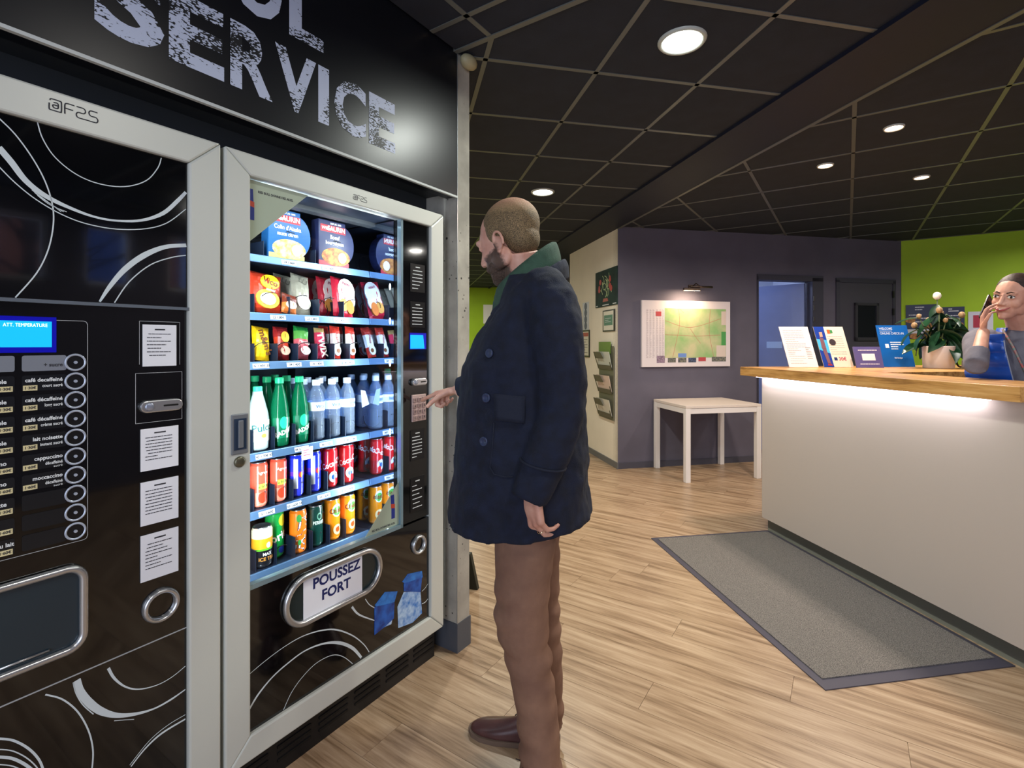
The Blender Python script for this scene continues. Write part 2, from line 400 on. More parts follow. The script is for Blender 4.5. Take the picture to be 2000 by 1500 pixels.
# baseboards
mb = MB(); mb.slab([B(2.216, CB-.012)[:2], B(2.228, CB-.012)[:2], B(2.228, 6.61)[:2], B(2.216, 6.61)[:2]], 0, .065); structure(obj('baseboard_white', mb, M_base))
mb = MB(); mb.slab([B(2.228, CB-.012)[:2], B(2.228+1.66, CB-.012)[:2], B(2.228+1.66, CB)[:2], B(2.228, CB)[:2]], 0, .065); structure(obj('baseboard_dark', mb, mat('dark_baseboard', '#4b4a55', .5)))
mb = MB(); mb.box(.03, .122, -.02-.004, .9, 0, .125); structure(obj('baseboard_pillar', mb, mat('pillar_base', '#4d5057', .45), None, W(0, 0), ANG))
# concrete-faced pillar that closes the machine niche
mb = MB(); mb.box(.034, .118, -.02, .92, 0, ZC+.02); structure(obj('wall_pillar', mb, M_conc, None, W(0, 0), ANG, .003))
mb = MB(); mb.box(.0325, .0355, -.0215, -.0185, .12, ZC); structure(obj('trim_2', mb, mat('pillar_edge_trim', '#b9bdc0', .3, metal=.8), None, W(0, 0), ANG))
# sign panel over the machines with its pale lower lip, filler behind
mb = MB(); mb.box(-4.2, .033, -.02, 0.04, 1.964, ZC+.01); signp = structure(obj('wall_sign_panel', mb, M_sign, None, W(0, 0), ANG))
signp['label'] = 'black panel above the vending machines printed with distressed lettering'
mb = MB(); mb.box(-4.2, .033, -.0235, -.012, 1.958, 1.966); obj('lip', mb, mat('panel_lip', '#c4c8c4', .4), signp)
mb = MB(); mb.box(-4.2, .033, .16, .2, 1.80, 2.0); obj('filler', mb, mat('filler_panel', '#34373a', .5), signp)
mb = MB(); mb.box(-4.2, .033, .04, .2, 1.985, 2.0); obj('soffit', mb, mat('filler_panel'), signp)

def distressed():
    m = bpy.data.materials.new('distressed_print'); m.use_nodes = True; nt = m.node_tree; b = nt.nodes['Principled BSDF']
    tc = nt.nodes.new('ShaderNodeTexCoord'); mp = nt.nodes.new('ShaderNodeMapping'); mp.inputs['Rotation'].default_value = (0, R(38), 0); mp.inputs['Scale'].default_value = (1, 1, 2.4)
    nt.links.new(tc.outputs['Object'], mp.inputs[0])
    vo = nt.nodes.new('ShaderNodeTexVoronoi'); vo.inputs['Scale'].default_value = 105; nt.links.new(mp.outputs[0], vo.inputs[0])
    nz = nt.nodes.new('ShaderNodeTexNoise'); nz.inputs['Scale'].default_value = 9; nz.inputs['Detail'].default_value = 3; nt.links.new(tc.outputs['Object'], nz.inputs[0])
    ma = nt.nodes.new('ShaderNodeMath'); ma.operation = 'MULTIPLY_ADD'; ma.inputs[1].default_value = 1.5; nt.links.new(nz.outputs[0], ma.inputs[0])
    sb = nt.nodes.new('ShaderNodeMath'); sb.operation = 'MULTIPLY'; sb.inputs[1].default_value = -.62; nt.links.new(vo.outputs['Distance'], sb.inputs[0])
    nt.links.new(sb.outputs[0], ma.inputs[2])
    rp = nt.nodes.new('ShaderNodeValToRGB'); nt.links.new(ma.outputs[0], rp.inputs[0])
    rp.color_ramp.elements[0].position = .28; rp.color_ramp.elements[0].color = (*srgb('#14151b'), 1)
    rp.color_ramp.elements[1].position = .33; rp.color_ramp.elements[1].color = (*srgb('#c3cbe0'), 1)
    nt.links.new(rp.outputs[0], b.inputs['Base Color']); b.inputs['Roughness'].default_value = .5
    return m
M_print = distressed()
# ================================================================== vending machines
def PS(px, py, o=0.0):                     # pixel -> (s, z) on the plane parallel to the machine front
    m = (px-1000)/F_PX; ax = D0[0]+o*N[0]; ay = D0[1]+o*N[1]
    s = (m*ay-ax)/(U[0]-m*U[1]); d = ay+s*U[1]
    return s, CAM_H-(py-HOR)/F_PX*d
def sign_letter(ch, s0, s1, z0, z1, bold):
    vs, fs = text_geo(ch, 1, 'LEFT', bold)
    xs = [v[0] for v in vs]; ys = [v[1] for v in vs]
    mb = MB(); fx = (s1-s0)/(max(xs)-min(xs)); fz = (z1-z0)/(max(ys)-min(ys))
    mb.add([(s0+(v[0]-min(xs))*fx, -.0208, z0+(v[1]-min(ys))*fz) for v in vs], fs)
    o = obj('letter', mb, M_print, signp); return o
for ch, a_, b_ in (('S', -1.225, -1.085), ('E', -1.075, -.942), ('R', -.926, -.805), ('V', -.797, -.66), ('I', -.652, -.612), ('C', -.592, -.462), ('E', -.448, -.325)):
    sign_letter(ch, a_, b_, 2.036, 2.217, .035)
sign_letter('O', -.925, -.775, 2.262, 2.445, .035); sign_letter('L', -.752, -.633, 2.262, 2.445, .035)

M_alu = mat('machine_frame_silver', '#cdcfc6', .38, metal=.15)
M_blk = mat('gloss_black_panel', '#07080a', .07, spec=.6, coat=.3)
M_blk2 = mat('satin_black_plastic', '#101114', .35)
M_body = mat('machine_cabinet_grey', '#2a2c30', .5)
M_sil = mat('satin_silver', '#c4c6c8', .28, metal=.85)
M_wprint = mat('white_print', '#dfe2e2', .6)
M_dprint = mat('dark_print', '#2e2e34', .6)
M_paper = mat('notice_paper', '#e9e9ee', .6)
M_gprint = mat('grey_print', '#a9abad', .6)
M_seam = mat('seam_black', '#030303', .6)
M_price = mat('price_sticker', '#d6c99a', .6)

def machine(name, sc, label):
    E_ = empty(name, W(sc, -.4), ANG, label, 'vending machine')
    def part(n, mb, m, bevel=0, smooth=False, parent=None, lab=None):
        o = obj(n, mb, m, parent or E_, (0, 0, 0) if parent else (-sc, -.4, 0), 0, bevel, smooth)
        if lab: o['label'] = lab
        return o
    return E_, part
def frame_parts(part, s0, s1, z0, z1, i0, i1, j0, j1, y0=0, y1=.05):
    # four mitred profiles
    for poly in ([(s0, z0), (i0, j0), (i0, j1), (s0, z1)], [(s1, z0), (s1, z1), (i1, j1), (i1, j0)],
                 [(s0, z1), (i0, j1), (i1, j1), (s1, z1)], [(s0, z0), (s1, z0), (i1, j0), (i0, j0)]):
        cx = sum(p[0] for p in poly)/4; cz = sum(p[1] for p in poly)/4
        mb = MB(); mb.prism([(cx+(x-cx)*.9995, cz+(z-cz)*.9995) for x, z in poly], y0, y1); part('door_frame', mb, M_alu, .005)
def stroke(mb, pts, w, y, o=0.0, raw=False):
    P = [p if raw else PS(p[0], p[1], o) for p in pts]
    # smooth with catmull-rom
    Q = []; Wd = []
    n = len(P)
    for i in range(n-1):
        p0, p1, p2, p3 = P[max(i-1, 0)], P[i], P[i+1], P[min(i+2, n-1)]
        for k in range(5):
            t = k/5
            Q.append(tuple(.5*((2*p1[c])+(-p0[c]+p2[c])*t+(2*p0[c]-5*p1[c]+4*p2[c]-p3[c])*t*t+(-p0[c]+3*p1[c]-3*p2[c]+p3[c])*t**3) for c in (0, 1)))
            Wd.append(w[i]+(w[i+1]-w[i])*t if isinstance(w, (list, tuple)) else w)
    Q.append(P[-1]); Wd.append(w[-1] if isinstance(w, (list, tuple)) else w)
    vs = []
    for i, q in enumerate(Q):
        a, b = Q[max(i-1, 0)], Q[min(i+1, len(Q)-1)]; dx, dz = b[0]-a[0], b[1]-a[1]; L = math.hypot(dx, dz) or 1
        nx, nz = -dz/L*Wd[i]/2, dx/L*Wd[i]/2
        vs += [(q[0]+nx, y, q[1]+nz), (q[0]-nx, y, q[1]-nz)]
    return mb.add(vs, [(2*i, 2*i+1, 2*i+3, 2*i+2) for i in range(len(Q)-1)])
class Strokes(list):
    def add(s, vs, fs, fn=None): s.append((vs, fs))
def swirls(part, st):
    for vs, fs in st: part('swirl_print', MB().add(vs, fs), mat('swirl_print_silver', '#cfd8da', .45))
def crop(pts, k, ox, oy): return [(ox+x*k, oy+y*k) for x, y in pts]
def logo(mb, s, z, k, y):
    # spiral badge and three rounded letters
    def st(pts): stroke(mb, [(s+a*k, z+b*k) for a, b in pts], .1*k, y, raw=True)
    st([(-1.9, .1), (-1.9, -.45), (-1.75, -.5), (-1.15, -.5), (-1.05, -.4), (-1.05, .4), (-1.15, .5), (-1.75, .5), (-1.85, .35)])
    st([(-1.6, .22), (-1.3, .22), (-1.3, -.22), (-1.6, -.22), (-1.62, 0), (-1.3, 0)])
    st([(-.8, -.5), (-.8, .3), (-.65, .5), (-.1, .5)]); st([(-.8, .02), (-.2, .02)])
    st([(.05, .5), (.55, .5), (.7, .35), (.7, .15), (.55, 0), (.2, 0), (.05, -.15), (.05, -.35), (.2, -.5), (.85, -.5), (1.5, -.5), (1.65, -.35), (1.65, -.15), (1.5, 0), (1.15, 0), (1.0, .15), (1.0, .35), (1.15, .5), (1.65, .5)])
def ring_cup(part, s, z, r, y, name='coin_return', inner=None):
    mb = MB()
    f = lambda x, yy, zz: (s+x, y-zz, z+yy)
    mb.lathe([(r*.68, -.02), (r*.70, .004), (r*.78, .010), (r*.9, .012), (r, .006), (r*1.02, 0), (r, -.004)], 32, caps=False, fn=f)
    o = part(name, mb, M_sil, 0, True)
    mb = MB(); mb.lathe([(1e-4, -.018), (r*.69, -.018)], 32, caps=False, fn=f); part('cup', mb, inner or mat('coin_cup', '#9a9060', .5), 0, False, o)
    return o
def instr_plate(part, s0, s1, z0, z1, seed, n=7, paper=True, name=None, y=.0085, skew=0):
    mb = MB(); mb.box(s0, s1, y, y+.0015, z0, z1)
    o = part(name or ('paper_notice' if paper else 'instruction_plate'), mb, M_paper if paper else mat('plate_dark', '#0d0e12', .3))
    mb = MB(); w = s1-s0
    mb.box(s0+w*.35, s0+w*.65, y-.0006, y, z1-(z1-z0)*.13, z1-(z1-z0)*.10)
    word_lines(mb, s0+w*.12, s1-w*.1, z0+(z1-z0)*(.22 if paper else .06), z1-(z1-z0)*.18, n, y-.0006, .0018 if paper else .003, seed)
    part('small_print', mb, M_dprint if paper else M_wprint, 0, False, o)
    return o
def coin_slot(part, s, z, w=.083, h=.026, y=.012):
    mb = MB(); mb.prism(rrect(s-w/2, s+w/2, z-h/2, z+h/2, h*.49), y-.014, y); o = part('coin_slot', mb, M_sil, .003)
    mb = MB(); mb.prism(rrect(s+w*.02, s+w*.38, z-.0022, z+.0022, .002, 2), y-.0146, y-.013); part('slot', mb, M_seam, 0, False, o)
    mb = MB(); f = lambda x, yy, zz: (s-w*.3+x, y-.014-zz, z+yy)
    mb.lathe([(.0095, -.002), (.0095, .002), (.0075, .003), (1e-4, .003)], 20, fn=f); part('reject_button', mb, mat('button_silver', '#aeb6c8', .3, metal=.7), 0, True, o)
    return o

# ------------------------------------------------------------------ hot drinks machine
S0 = -1.86
HM, hp = machine('coffee_machine', -1.4, 'black and silver hot drinks machine with round selection buttons')
mb = MB(); mb.box(S0, -.943, .05, .8, .02, 1.86); hp('cabinet', mb, M_body)
frame_parts(hp, S0, -.9395, .139, 1.875, S0+.07, -1.019, .21, 1.80)
mb = MB(); mb.box(S0+.07, -1.019, .016, .05, .21, .591); hp('lower_panel', mb, M_blk)
mb = MB(); mb.box(S0+.07, -1.019, .016, .05, .5935, 1.418); hp('control_door', mb, M_blk)
mb = MB(); mb.box(S0+.07, -1.019, .012, .05, 1.425, 1.80); hp('upper_panel', mb, M_blk)
mb = MB(); mb.box(S0+.07, -1.019, .002, .03, 1.417, 1.4245); hp('ledge', mb, mat('ledge_grey', '#6f7780', .35, metal=.4))
mb = MB(); mb.box(S0+.01, -.96, .06, .5, 0, .135); hp('plinth', mb, M_blk2)
mb = MB(); logo(mb, -1.2499, 1.843, .0235, -.0006); hp('logo', mb, M_dprint)
A1 = Strokes(); yA = .0112
c1 = lambda p: crop(p, .41322, 0, 0)
stroke(A1, c1([(0, 690), (60, 760), (130, 850), (220, 920), (330, 975), (450, 1020), (560, 1040), (680, 1038), (780, 1005), (850, 945), (888, 905)]), [.012, .012, .011, .010, .007, .005, .0045, .006, .009, .009, .007], yA)
stroke(A1, c1([(0, 780), (80, 860), (180, 940), (300, 1010), (420, 1055), (560, 1080), (700, 1078), (800, 1050), (888, 985)]), .0022, yA)
stroke(A1, c1([(185, 572), (210, 650), (270, 740), (370, 820), (480, 865), (600, 878), (700, 850), (755, 790), (772, 742)]), .0022, yA)
stroke(A1, c1([(0, 550), (80, 630), (160, 740), (220, 850), (255, 960), (260, 1060), (235, 1180), (180, 1290), (80, 1405)]), .0025, yA)
stroke(A1, c1([(480, 1425), (530, 1350), (600, 1270), (690, 1205), (790, 1165), (890, 1157)]), [.004, .009, .012, .013, .010, .009], yA)
stroke(A1, c1([(550, 1430), (620, 1330), (720, 1250), (820, 1215), (888, 1205)]), .0025, yA)
for dx in (0, 14, -12): stroke(A1, c1([(170+dx, 905+dx), (230+dx, 950+dx), (310+dx, 998)]), .0014, yA)
swirls(hp, A1)
A2 = Strokes(); yB = .0152
c3 = lambda p: crop(p, .3, 0, 1050)
stroke(A2, c3([(515, 945), (540, 1020), (600, 1095), (680, 1150), (780, 1175), (900, 1165), (1020, 1130), (1130, 1070), (1225, 1003)]), [.014, .014, .015, .014, .010, .007, .004, .005, .003], yB)
stroke(A2, c3([(722, 865), (760, 930), (830, 985), (920, 1003), (1040, 975), (1140, 920), (1225, 850)]), [.006, .005, .0035, .003, .002, .002, .002], yB)
stroke(A2, c3([(310, 1040), (420, 1070), (520, 1150), (590, 1270), (620, 1390), (618, 1500), (600, 1600)]), .003, yB)
stroke(A2, c3([(870, 1510), (960, 1395), (1070, 1292), (1225, 1197)]), [.003, .004, .005, .004], yB)
stroke(A2, c3([(862, 1500), (990, 1340), (1110, 1238), (1225, 1168)]), .0016, yB)
for off, wd in ((0, .004), (70, .002), (120, .005), (170, .002)):
    stroke(A2, c3([(0, 1330+off), (100, 1342+off), (200, 1395+off), (270, 1470+off), (305, 1560+off)]), wd, yB)
stroke(A2, c3([(492, 960), (510, 1030), (555, 1105), (625, 1168)]), .002, yB)
stroke(A2, c3([(760, 1210), (820, 1205), (890, 1200)]), .0015, yB)
swirls(hp, A2)
# control field: outline, display, button rows
mb = MB(); ol = rrect(-1.86, -1.2246, .889, 1.3818, .008)
q_ = [(-1.7, 1.3818), (-1.232, 1.3818), (-1.2268, 1.3796), (-1.2246, 1.374), (-1.2246, .897), (-1.2268, .8912), (-1.232, .889), (-1.7, .889)]
for a_, b_ in zip(q_, q_[1:]): stroke(mb, [a_, b_], .0012, .0154, raw=True)
hp('panel_outline', mb, M_gprint)
mb = MB(); mb.box(-1.52, -1.287, .013, .016, 1.3234, 1.3783); scr = hp('display', mb, mat('lcd_blue', '#0a9be0', .3, emit=.9, ecol='#12a6ea'))
mb = MB(); mb.box(-1.53, -1.279, .0145, .016, 1.312, 1.388); hp('display_bezel', mb, mat('lcd_bezel', '#0606a8', .3, emit=.12, ecol='#1010d0'))
mb = MB(); put_text(mb, 'ATT. TEMPERATURE', .0104, -1.294, 1.3695, .0126, 'RIGHT', 0, sx=.74); hp('display_text', mb, mat('lcd_text', '#e8ffff', .5, emit=1.6, ecol='#e6ffff'), 0, False, scr)
rows = [('+ sucre', None, None), ('café decaffeiné', 'court sucré', '1·30€'), ('café décaffeiné', 'long sucré', '1·30€'), ('café décaffeiné', 'crème sucré', '1·30€'), ('lait noisette', 'instant sucré', '1·30€'),
        ('cappuccino', 'décaffeiné', '1·60€'), ('moccaccino', 'décaffeiné', '1·60€'), (None, None, None), (None, None, None), (None, None, None)]
left = ['', 'soluble', 'soluble', 'soluble', 'soluble', 'cappuccino', 'moccaccino', 'noisette', '', 'chocolat au lait']
lprice = [None, '1·30€', '1·30€', '1·30€', '1·30€', '1·60€', '1·60€', '1·30€', '1·60€', '1·60€']
M_plate = mat('selection_plate', '#17191d', .25); M_plate1 = mat('sugar_plate', '#7d818a', .3)
for i in range(10):
    z = 1.2892-i*(1.2892-.913)/9
    f = lambda x, yy, zz: (-1.2464+x, .016-zz, z+yy)
    mb = MB(); mb.lathe([(.0150, .002), (.0165, .004), (.0185, .004), (.0195, .001)], 28, caps=False, fn=f)
    b_ = hp('selection_button', mb, mat('button_ring', '#b4bccb', .3, metal=.3), 0, True)
    mb = MB(); mb.lathe([(1e-4, .0035), (.003, .0035), (.0034, .001), (.0148, .001)], 20, caps=False, fn=f); mb.m = 1
    o_ = hp('button_face', mb, [M_blk2], 0, False, b_); 
    mb = MB(); mb.lathe([(1e-4, .0042), (.0032, .0042), (.0034, .001)], 14, caps=False, fn=f); hp('button_dot', mb, mat('button_ring'), 0, False, b_)
    mb = MB(); mb.prism(rrect(-1.334, -1.262, z-.0165, z+.0165, .004, 3), .0146, .016); pl = hp('selection_plate', mb, M_plate1 if i == 0 else M_plate)
    mb = MB(); mb.prism(rrect(-1.43, -1.345, z-.0165, z+.0165, .004, 3), .0146, .016); pl2 = hp('selection_plate', mb, M_plate1 if i == 0 else M_plate)
    t1, t2, pr = rows[i]
    mb = MB()
    if t1: put_text(mb, t1, .0112, -1.2685, z+(.006 if t2 else -.004), .0142, 'RIGHT', .0003, sx=.92)
    if t2: put_text(mb, t2, .0092, -1.2685, z-.0065, .0142, 'RIGHT', .0002, sx=.78)
    if t2 and i > 4: put_text(mb, 'sucré', .007, -1.2685, z-.0145, .0142, 'RIGHT')
    if t1: hp('selection_text', mb, M_dprint if i == 0 else M_wprint, 0, False, pl)
    mb = MB()
    if left[i]: put_text(mb, left[i], .0118, -1.357 if i < 8 else -1.346, z+.005, .0142, 'RIGHT', .0003, sx=.92)
    if left[i] and i < 7: put_text(mb, 'sucré', .0085, -1.365, z-.008, .0142, 'RIGHT')
    if left[i]: hp('selection_text', mb, M_wprint, 0, False, pl2)
    for px_, p_, par in ((-1.3325, pr, pl), (-1.3705, lprice[i], pl2)):
        if not p_: continue
        mb = MB(); mb.box(px_, px_+.0225, .0138, .0144, z-.0155, z-.0045); hp('price_sticker', mb, M_price, 0, False, par)
        mb = MB(); put_text(mb, p_, .0078, px_+.0112, z-.010, .0134, 'CENTER', .0002); hp('price_print', mb, M_dprint, 0, False, par)
# notices, coin slot, coin return
instr_plate(hp, -1.1184, -1.0442, 1.275, 1.378, 3, 7, y=.0125)
mb = MB()
for q in ([(-1.124, 1.386), (-1.035, 1.386), (-1.035, 1.277)], [(-1.124, 1.386), (-1.124, 1.28)], [(-1.1322, 1.2587), (-1.0299, 1.2587), (-1.0299, 1.137), (-1.1322, 1.137), (-1.1322, 1.2587)]):
    for a_, b_ in zip(q, q[1:]): stroke(mb, [a_, b_], .0011, .0155, raw=True)
hp('plate_outline', mb, M_gprint)
coin_slot(hp, -1.0795, 1.1765, .094, .030, .016)
for k_, (z0, z1) in enumerate(((1.0187, 1.122), (.8853, .992), (.7484, .862))): instr_plate(hp, -1.1227, -1.0395, z0, z1, 11+k_, 8, y=.0125)
ring_cup(hp, -1.0785, .6768, .041, .014)
mb = MB(); mb.box(S0+.07, -1.019, .0145, .017, .591, .5935); hp('seam_line', mb, M_gprint)
# cup hatch
mb = MB(); hatch = [(x, .008, z) for x, z in rrect(-1.60, -1.2335, .655, .835, .03, 6)]
mb.tube(hatch, .0085, 10, closed=True); hp('hatch_frame', mb, M_sil, 0, True)
mb = MB(); mb.prism(rrect(-1.60, -1.2335, .655, .835, .03, 6), .013, .016); hp('hatch_door', mb, mat('smoked_hatch', '#25323a', .25))
mb = MB(); mb.tube([(-1.38, .010, .672), (-1.292, .010, .672)], .0026, 8); hp('hatch_grip', mb, M_sil, 0, True)

# ------------------------------------------------------------------ snack machine
SM, sp = machine('snack_machine', -.48, 'glass fronted snack and drinks machine with silver frame and lit shelves')
mb = MB()
mb.box(-.925, -.885, .05, .82, .02, 1.86); mb.box(-.885, -.262, .76, .82, .02, 1.86); mb.box(-.885, -.262, .06, .76, 1.815, 1.86)
mb.box(-.885, -.262, .06, .76, .45, .56); mb.box(-.252, -.04, .06, .82, .02, 1.86); mb.box(-.885, -.252, .06, .82, .02, .1)
sp('cabinet', mb, mat('machine_interior', '#141a26', .4))
frame_parts(sp, -.9287, -.031, .139, 1.874, -.8575, -.108, .2119, 1.811)
mb = MB(); mb.box(-.263, -.108, .014, .05, .63, 1.811); sp('control_column', mb, M_blk)
mb = MB(); mb.box(-.8575, -.108, .014, .05, .2119, .622); sp('lower_panel', mb, M_blk)
mb = MB(); mb.box(-.8575, -.263, .022, .027, .634, 1.811); sp('glass_door', mb, glassmat('vending_glass'))
mb = MB(); mb.box(-.8575, -.255, .010, .03, .622, .636); mb.box(-.266, -.255, .010, .03, .622, 1.811); sp('glass_edge', mb, mat('glass_edge_trim', '#8fa9b4', .2, metal=.5))
mb = MB(); mb.box(-.262, -.2595, .055, .7, .57, 1.81); sp('mirror_side', mb, mat('mirror_panel', '#9fb0c8', .04, metal=1))
mb = MB(); mb.box(-.884, -.8825, .055, .7, .57, 1.81); sp('side_lining', mb, mat('lining_blue', '#28405e', .3, metal=.5))
M_led = mat('cool_led', '#e8f6ff', .5, emit=9, ecol='#d9efff')
for s_ in (-.868,): 
    mb = MB(); mb.box(s_-.008, s_+.004, .046, .056, .66, 1.79); sp('led_strip', mb, M_led)
for zz in (1.555, 1.42, 1.255, .985):
    mb = MB(); mb.sphere((-.2625, .075, zz), .006, 8, 6, (.4, .7, 2.2)); sp('led_glint', mb, M_led)  # glowing beads on the mirror stand in for reflections of the LEDs
# lamps inside the machine
def mlamp(s, y, z, lx, lz, power, aim):
    l = bpy.data.lights.new('machine_lamp', 'AREA'); l.shape = 'RECTANGLE'; l.size = lx; l.size_y = lz; l.energy = power; l.color = (.80, .93, 1)
    o = bpy.data.objects.new('machine_lamp', l); COL.objects.link(o); p = W(s, -y, z); o.location = p
    t = W(aim[0], -aim[1], aim[2]); q = (t-p).to_track_quat('-Z', 'Y'); o.rotation_euler = q.to_euler()
mlamp(-.845, .062, 1.2, .03, 1.15, 6.5, (-.5, .32, 1.2))
mlamp(-.285, .062, 1.2, .03, 1.15, 6.5, (-.6, .32, 1.2))
mlamp(-.57, .07, 1.80,   .5, .04, 1.5, (-.57, .25, 1.2))
SHZ = [1.625, 1.434, 1.272, .973, .782, .578]
M_rail = mat('shelf_rail_blue', '#5a7ba0', .3, metal=.5); M_tray = mat('tray_dark', '#1b2638', .4, metal=.3)
M_coil = mat('coil_wire', '#15161a', .35, metal=.6); M_tag = mat('price_tag', '#e6ecf2', .5)
bays = [[-.80, -.60, -.405], [-.80, -.665, -.545, -.43, -.325], [-.775, -.69, -.612, -.535, -.455, -.385, -.312],
        [-.775, -.70, -.622, -.545, -.475, -.405, -.335], [-.77, -.697, -.627, -.557, -.487, -.415, -.338], [-.765, -.688, -.62, -.55, -.48, -.404, -.333]]
tags = [['34 1.60€', '36 1.60€'], ['22 1.80€', '25 1.80€', '27 1.80€'], ['32 1.40€ 33', '34 1.40€', '36 1.40€', '38 1.40€'], ['42 1.70€ 43', '44 1.70€ 45', '46 1.70€', '48 1.70€'], ['51 1.60€', '53 1.60€ 54', '55 1.60€', '57 1.60€'], []]
tagx = [[-.62, -.46], [-.66, -.53, -.41], [-.72, -.60, -.51, -.37], [-.71, -.57, -.47, -.36], [-.70, -.60, -.48, -.37], []]
for i, z in enumerate(SHZ):
    mb = MB(); mb.box(-.88, -.263, .203, .70, z-.012, z-.0008); sh = sp('shelf', mb, M_tray)
    mb = MB(); mb.prism([(-.88, 0), (-.263, 0), (-.263, .026), (-.88, .026)], .196, .203, lambda x, y, q: (x, y-(.026-q)*.25, z-.026+q)); sp('price_rail', mb, M_rail, .002, False, sh)
    for s_, t_ in zip(tagx[i], tags[i]):
        mb = MB(); mb.box(s_-.025, s_+.03, .1925, .194, z-.021, z-.006, lambda x, y, q: (x, y-(z-q)*.22+.001, q)); tg = sp('price_tag', mb, M_tag, 0, False, sh)
    for s_, t_ in zip(tagx[i], tags[i]): mb = MB(); put_text(mb, t_, .0115, s_+.0025, z-.0137, .1885, 'CENTER', .0004); sp('price_print', mb, M_dprint, 0, False, sh)
    bs = bays[i]
    for k, s_ in enumerate(bs):
        if k: 
            e_ = (s_+bs[k-1])/2; hgt = (.05, .062, .06, .075, .07, .07)[i]
            mb = MB(); mb.box(e_-.0012, e_+.0012, .206, .68, z, z+hgt); sp('divider', mb, M_tray, 0, False, sh)
        r = ((.048, .034, .030, .026, .024, .024)[i])
        mb = MB(); T = 5
        mb.tube([(s_+r*math.cos(2*math.pi*q/14+1.2), .212+.44*q/(14*T), z+r+.004+r*math.sin(2*math.pi*q/14+1.2)) for q in range(14*T+1)], .0016, 5)
        sp('coil', mb, M_coil, 0, True, sh)
# control column fittings
instr_plate(sp, -.2139, -.133, 1.5374, 1.6489, 21, 6, False, y=.012)
instr_plate(sp, -.2139, -.133, 1.3964, 1.4985, 22, 6, False, y=.012)
instr_plate(sp, -.2139, -.136, .868, .989, 23, 7, False, y=.012)
instr_plate(sp, -.2139, -.136, .664, .8005, 24, 6, False, y=.012)
mb = MB(); mb.box(-.2167, -.127, .010, .014, 1.3092, 1.3741); d_ = sp('display', mb, mat('lcd_frame2', '#1414a0', .3, emit=.3, ecol='#1a1ad8'))
mb = MB(); mb.prism([(-.2167, 1.312), (-.138, 1.312), (-.146, 1.366), (-.2167, 1.366)], .009, .0102); sp('display_glow', mb, mat('lcd_blue'), 0, False, d_)
coin_slot(sp, -.1705, 1.179, .082, .028, .014)
mb = MB(); mb.box(-.2083, -.13, .007, .014, 1.0226, 1.1289); kp = sp('keypad', mb, mat('keypad_plate', '#c3a9a3', .4, metal=.2), .002)
for r_ in range(4):
    for c_ in range(3):
        x = -.195+c_*.0255; z = 1.108-r_*.0235
        mb = MB(); mb.prism(rrect(x-.0095, x+.0095, z-.009, z+.009, .003, 2), .0035, .0072); k_ = sp('key', mb, mat('key_metal', '#a8908c', .35, metal=.4), .001, False, kp)
        mb = MB(); put_text(mb, '123456789C0R'[r_*3+c_], .0125, x, z, .0031, 'CENTER', .0003); sp('key_mark', mb, M_dprint, 0, False, kp)
ring_cup(sp, -.1685, .5275, .037, .012, inner=mat('coin_cup_blue', '#4a5c70', .3, metal=.4))
# delivery hatch with its paper
mb = MB(); rr = rrect(-.745, -.3745, .4500, .5945, .0715, 10)
mb.tube([(x, .006, z) for x, z in rr], .0095, 12, closed=True); sp('hatch_frame', mb, M_sil, 0, True)
mb = MB(); mb.prism(rr, .012, .0145); sp('hatch_flap', mb, mat('hatch_flap_dark', '#1b2a2c', .2))
mb = MB(); mb.box(-.683, -.452, .0108, .012, .4585, .5865); hn = sp('paper_notice', mb, M_paper)
mb = MB(); put_text(mb, 'POUSSEZ', .046, -.556, .557, .0102, 'CENTER', .0014); put_text(mb, 'FORT', .046, -.560, .508, .0102, 'CENTER', .0014); sp('notice_text', mb, mat('navy_print', '#15205a', .6), 0, False, hn)
# swirls and ice print
A3 = Strokes(); yC = .0132; c6 = lambda p: crop(p, .30675, 430, 1040)
stroke(A3, c6([(200, 915), (300, 830), (420, 740), (540, 670), (660, 632), (760, 628), (860, 665), (930, 720), (965, 770)]), [.002, .002, .002, .003, .004, .005, .004, .003, .003], yC)
stroke(A3, c6([(200, 1140), (260, 1040), (350, 930), (450, 840), (560, 760), (680, 715), (780, 712), (860, 745), (915, 805)]), [.006, .006, .0045, .0045, .004, .006, .010, .010, .008], yC)
stroke(A3, c6([(420, 1140), (470, 1030), (540, 930), (630, 840), (730, 790), (800, 800), (860, 845)]), .0022, yC)
stroke(A3, c6([(855, 480), (900, 530), (1000, 568)]), [.008, .006, .003], yC); stroke(A3, c6([(940, 430), (965, 465), (1000, 487)]), .003, yC)
stroke(A3, c6([(1300, 380), (1320, 360), (1338, 332)]), .002, yC); stroke(A3, c6([(1300, 460), (1320, 450), (1338, 428)]), .003, yC)
swirls(sp, A3)
M_ice = [mat('ice_print_blue', '#1f62c0', .25, col2='#0c2f78', vscale=30), mat('ice_print_light', '#bcd6ee', .3, col2='#2f74c4', vscale=45), mat('ice_print_mid', '#2f7fd0', .3, col2='#164a9c', vscale=35)]
for poly, mi in (([(1000, 470), (1065, 385), (1145, 380), (1125, 450), (1010, 480)], 2), ([(998, 480), (1125, 452), (1120, 555), (1060, 610), (998, 660)], 0), ([(1030, 590), (1115, 545), (1105, 590), (1050, 615)], 1),
                 ([(1175, 320), (1210, 270), (1300, 250), (1305, 290), (1200, 335)], 2), ([(1185, 330), (1300, 292), (1290, 385), (1185, 380)], 0), ([(1185, 385), (1290, 380), (1300, 520), (1240, 580), (1150, 615), (1145, 480)], 1)):
    mb = MB(); mb.prism([PS(*p) for p in crop(poly, .30675, 430, 1040)], .0122+.0003*mi, .0138); o_ = sp('ice_print', mb, M_ice[mi])
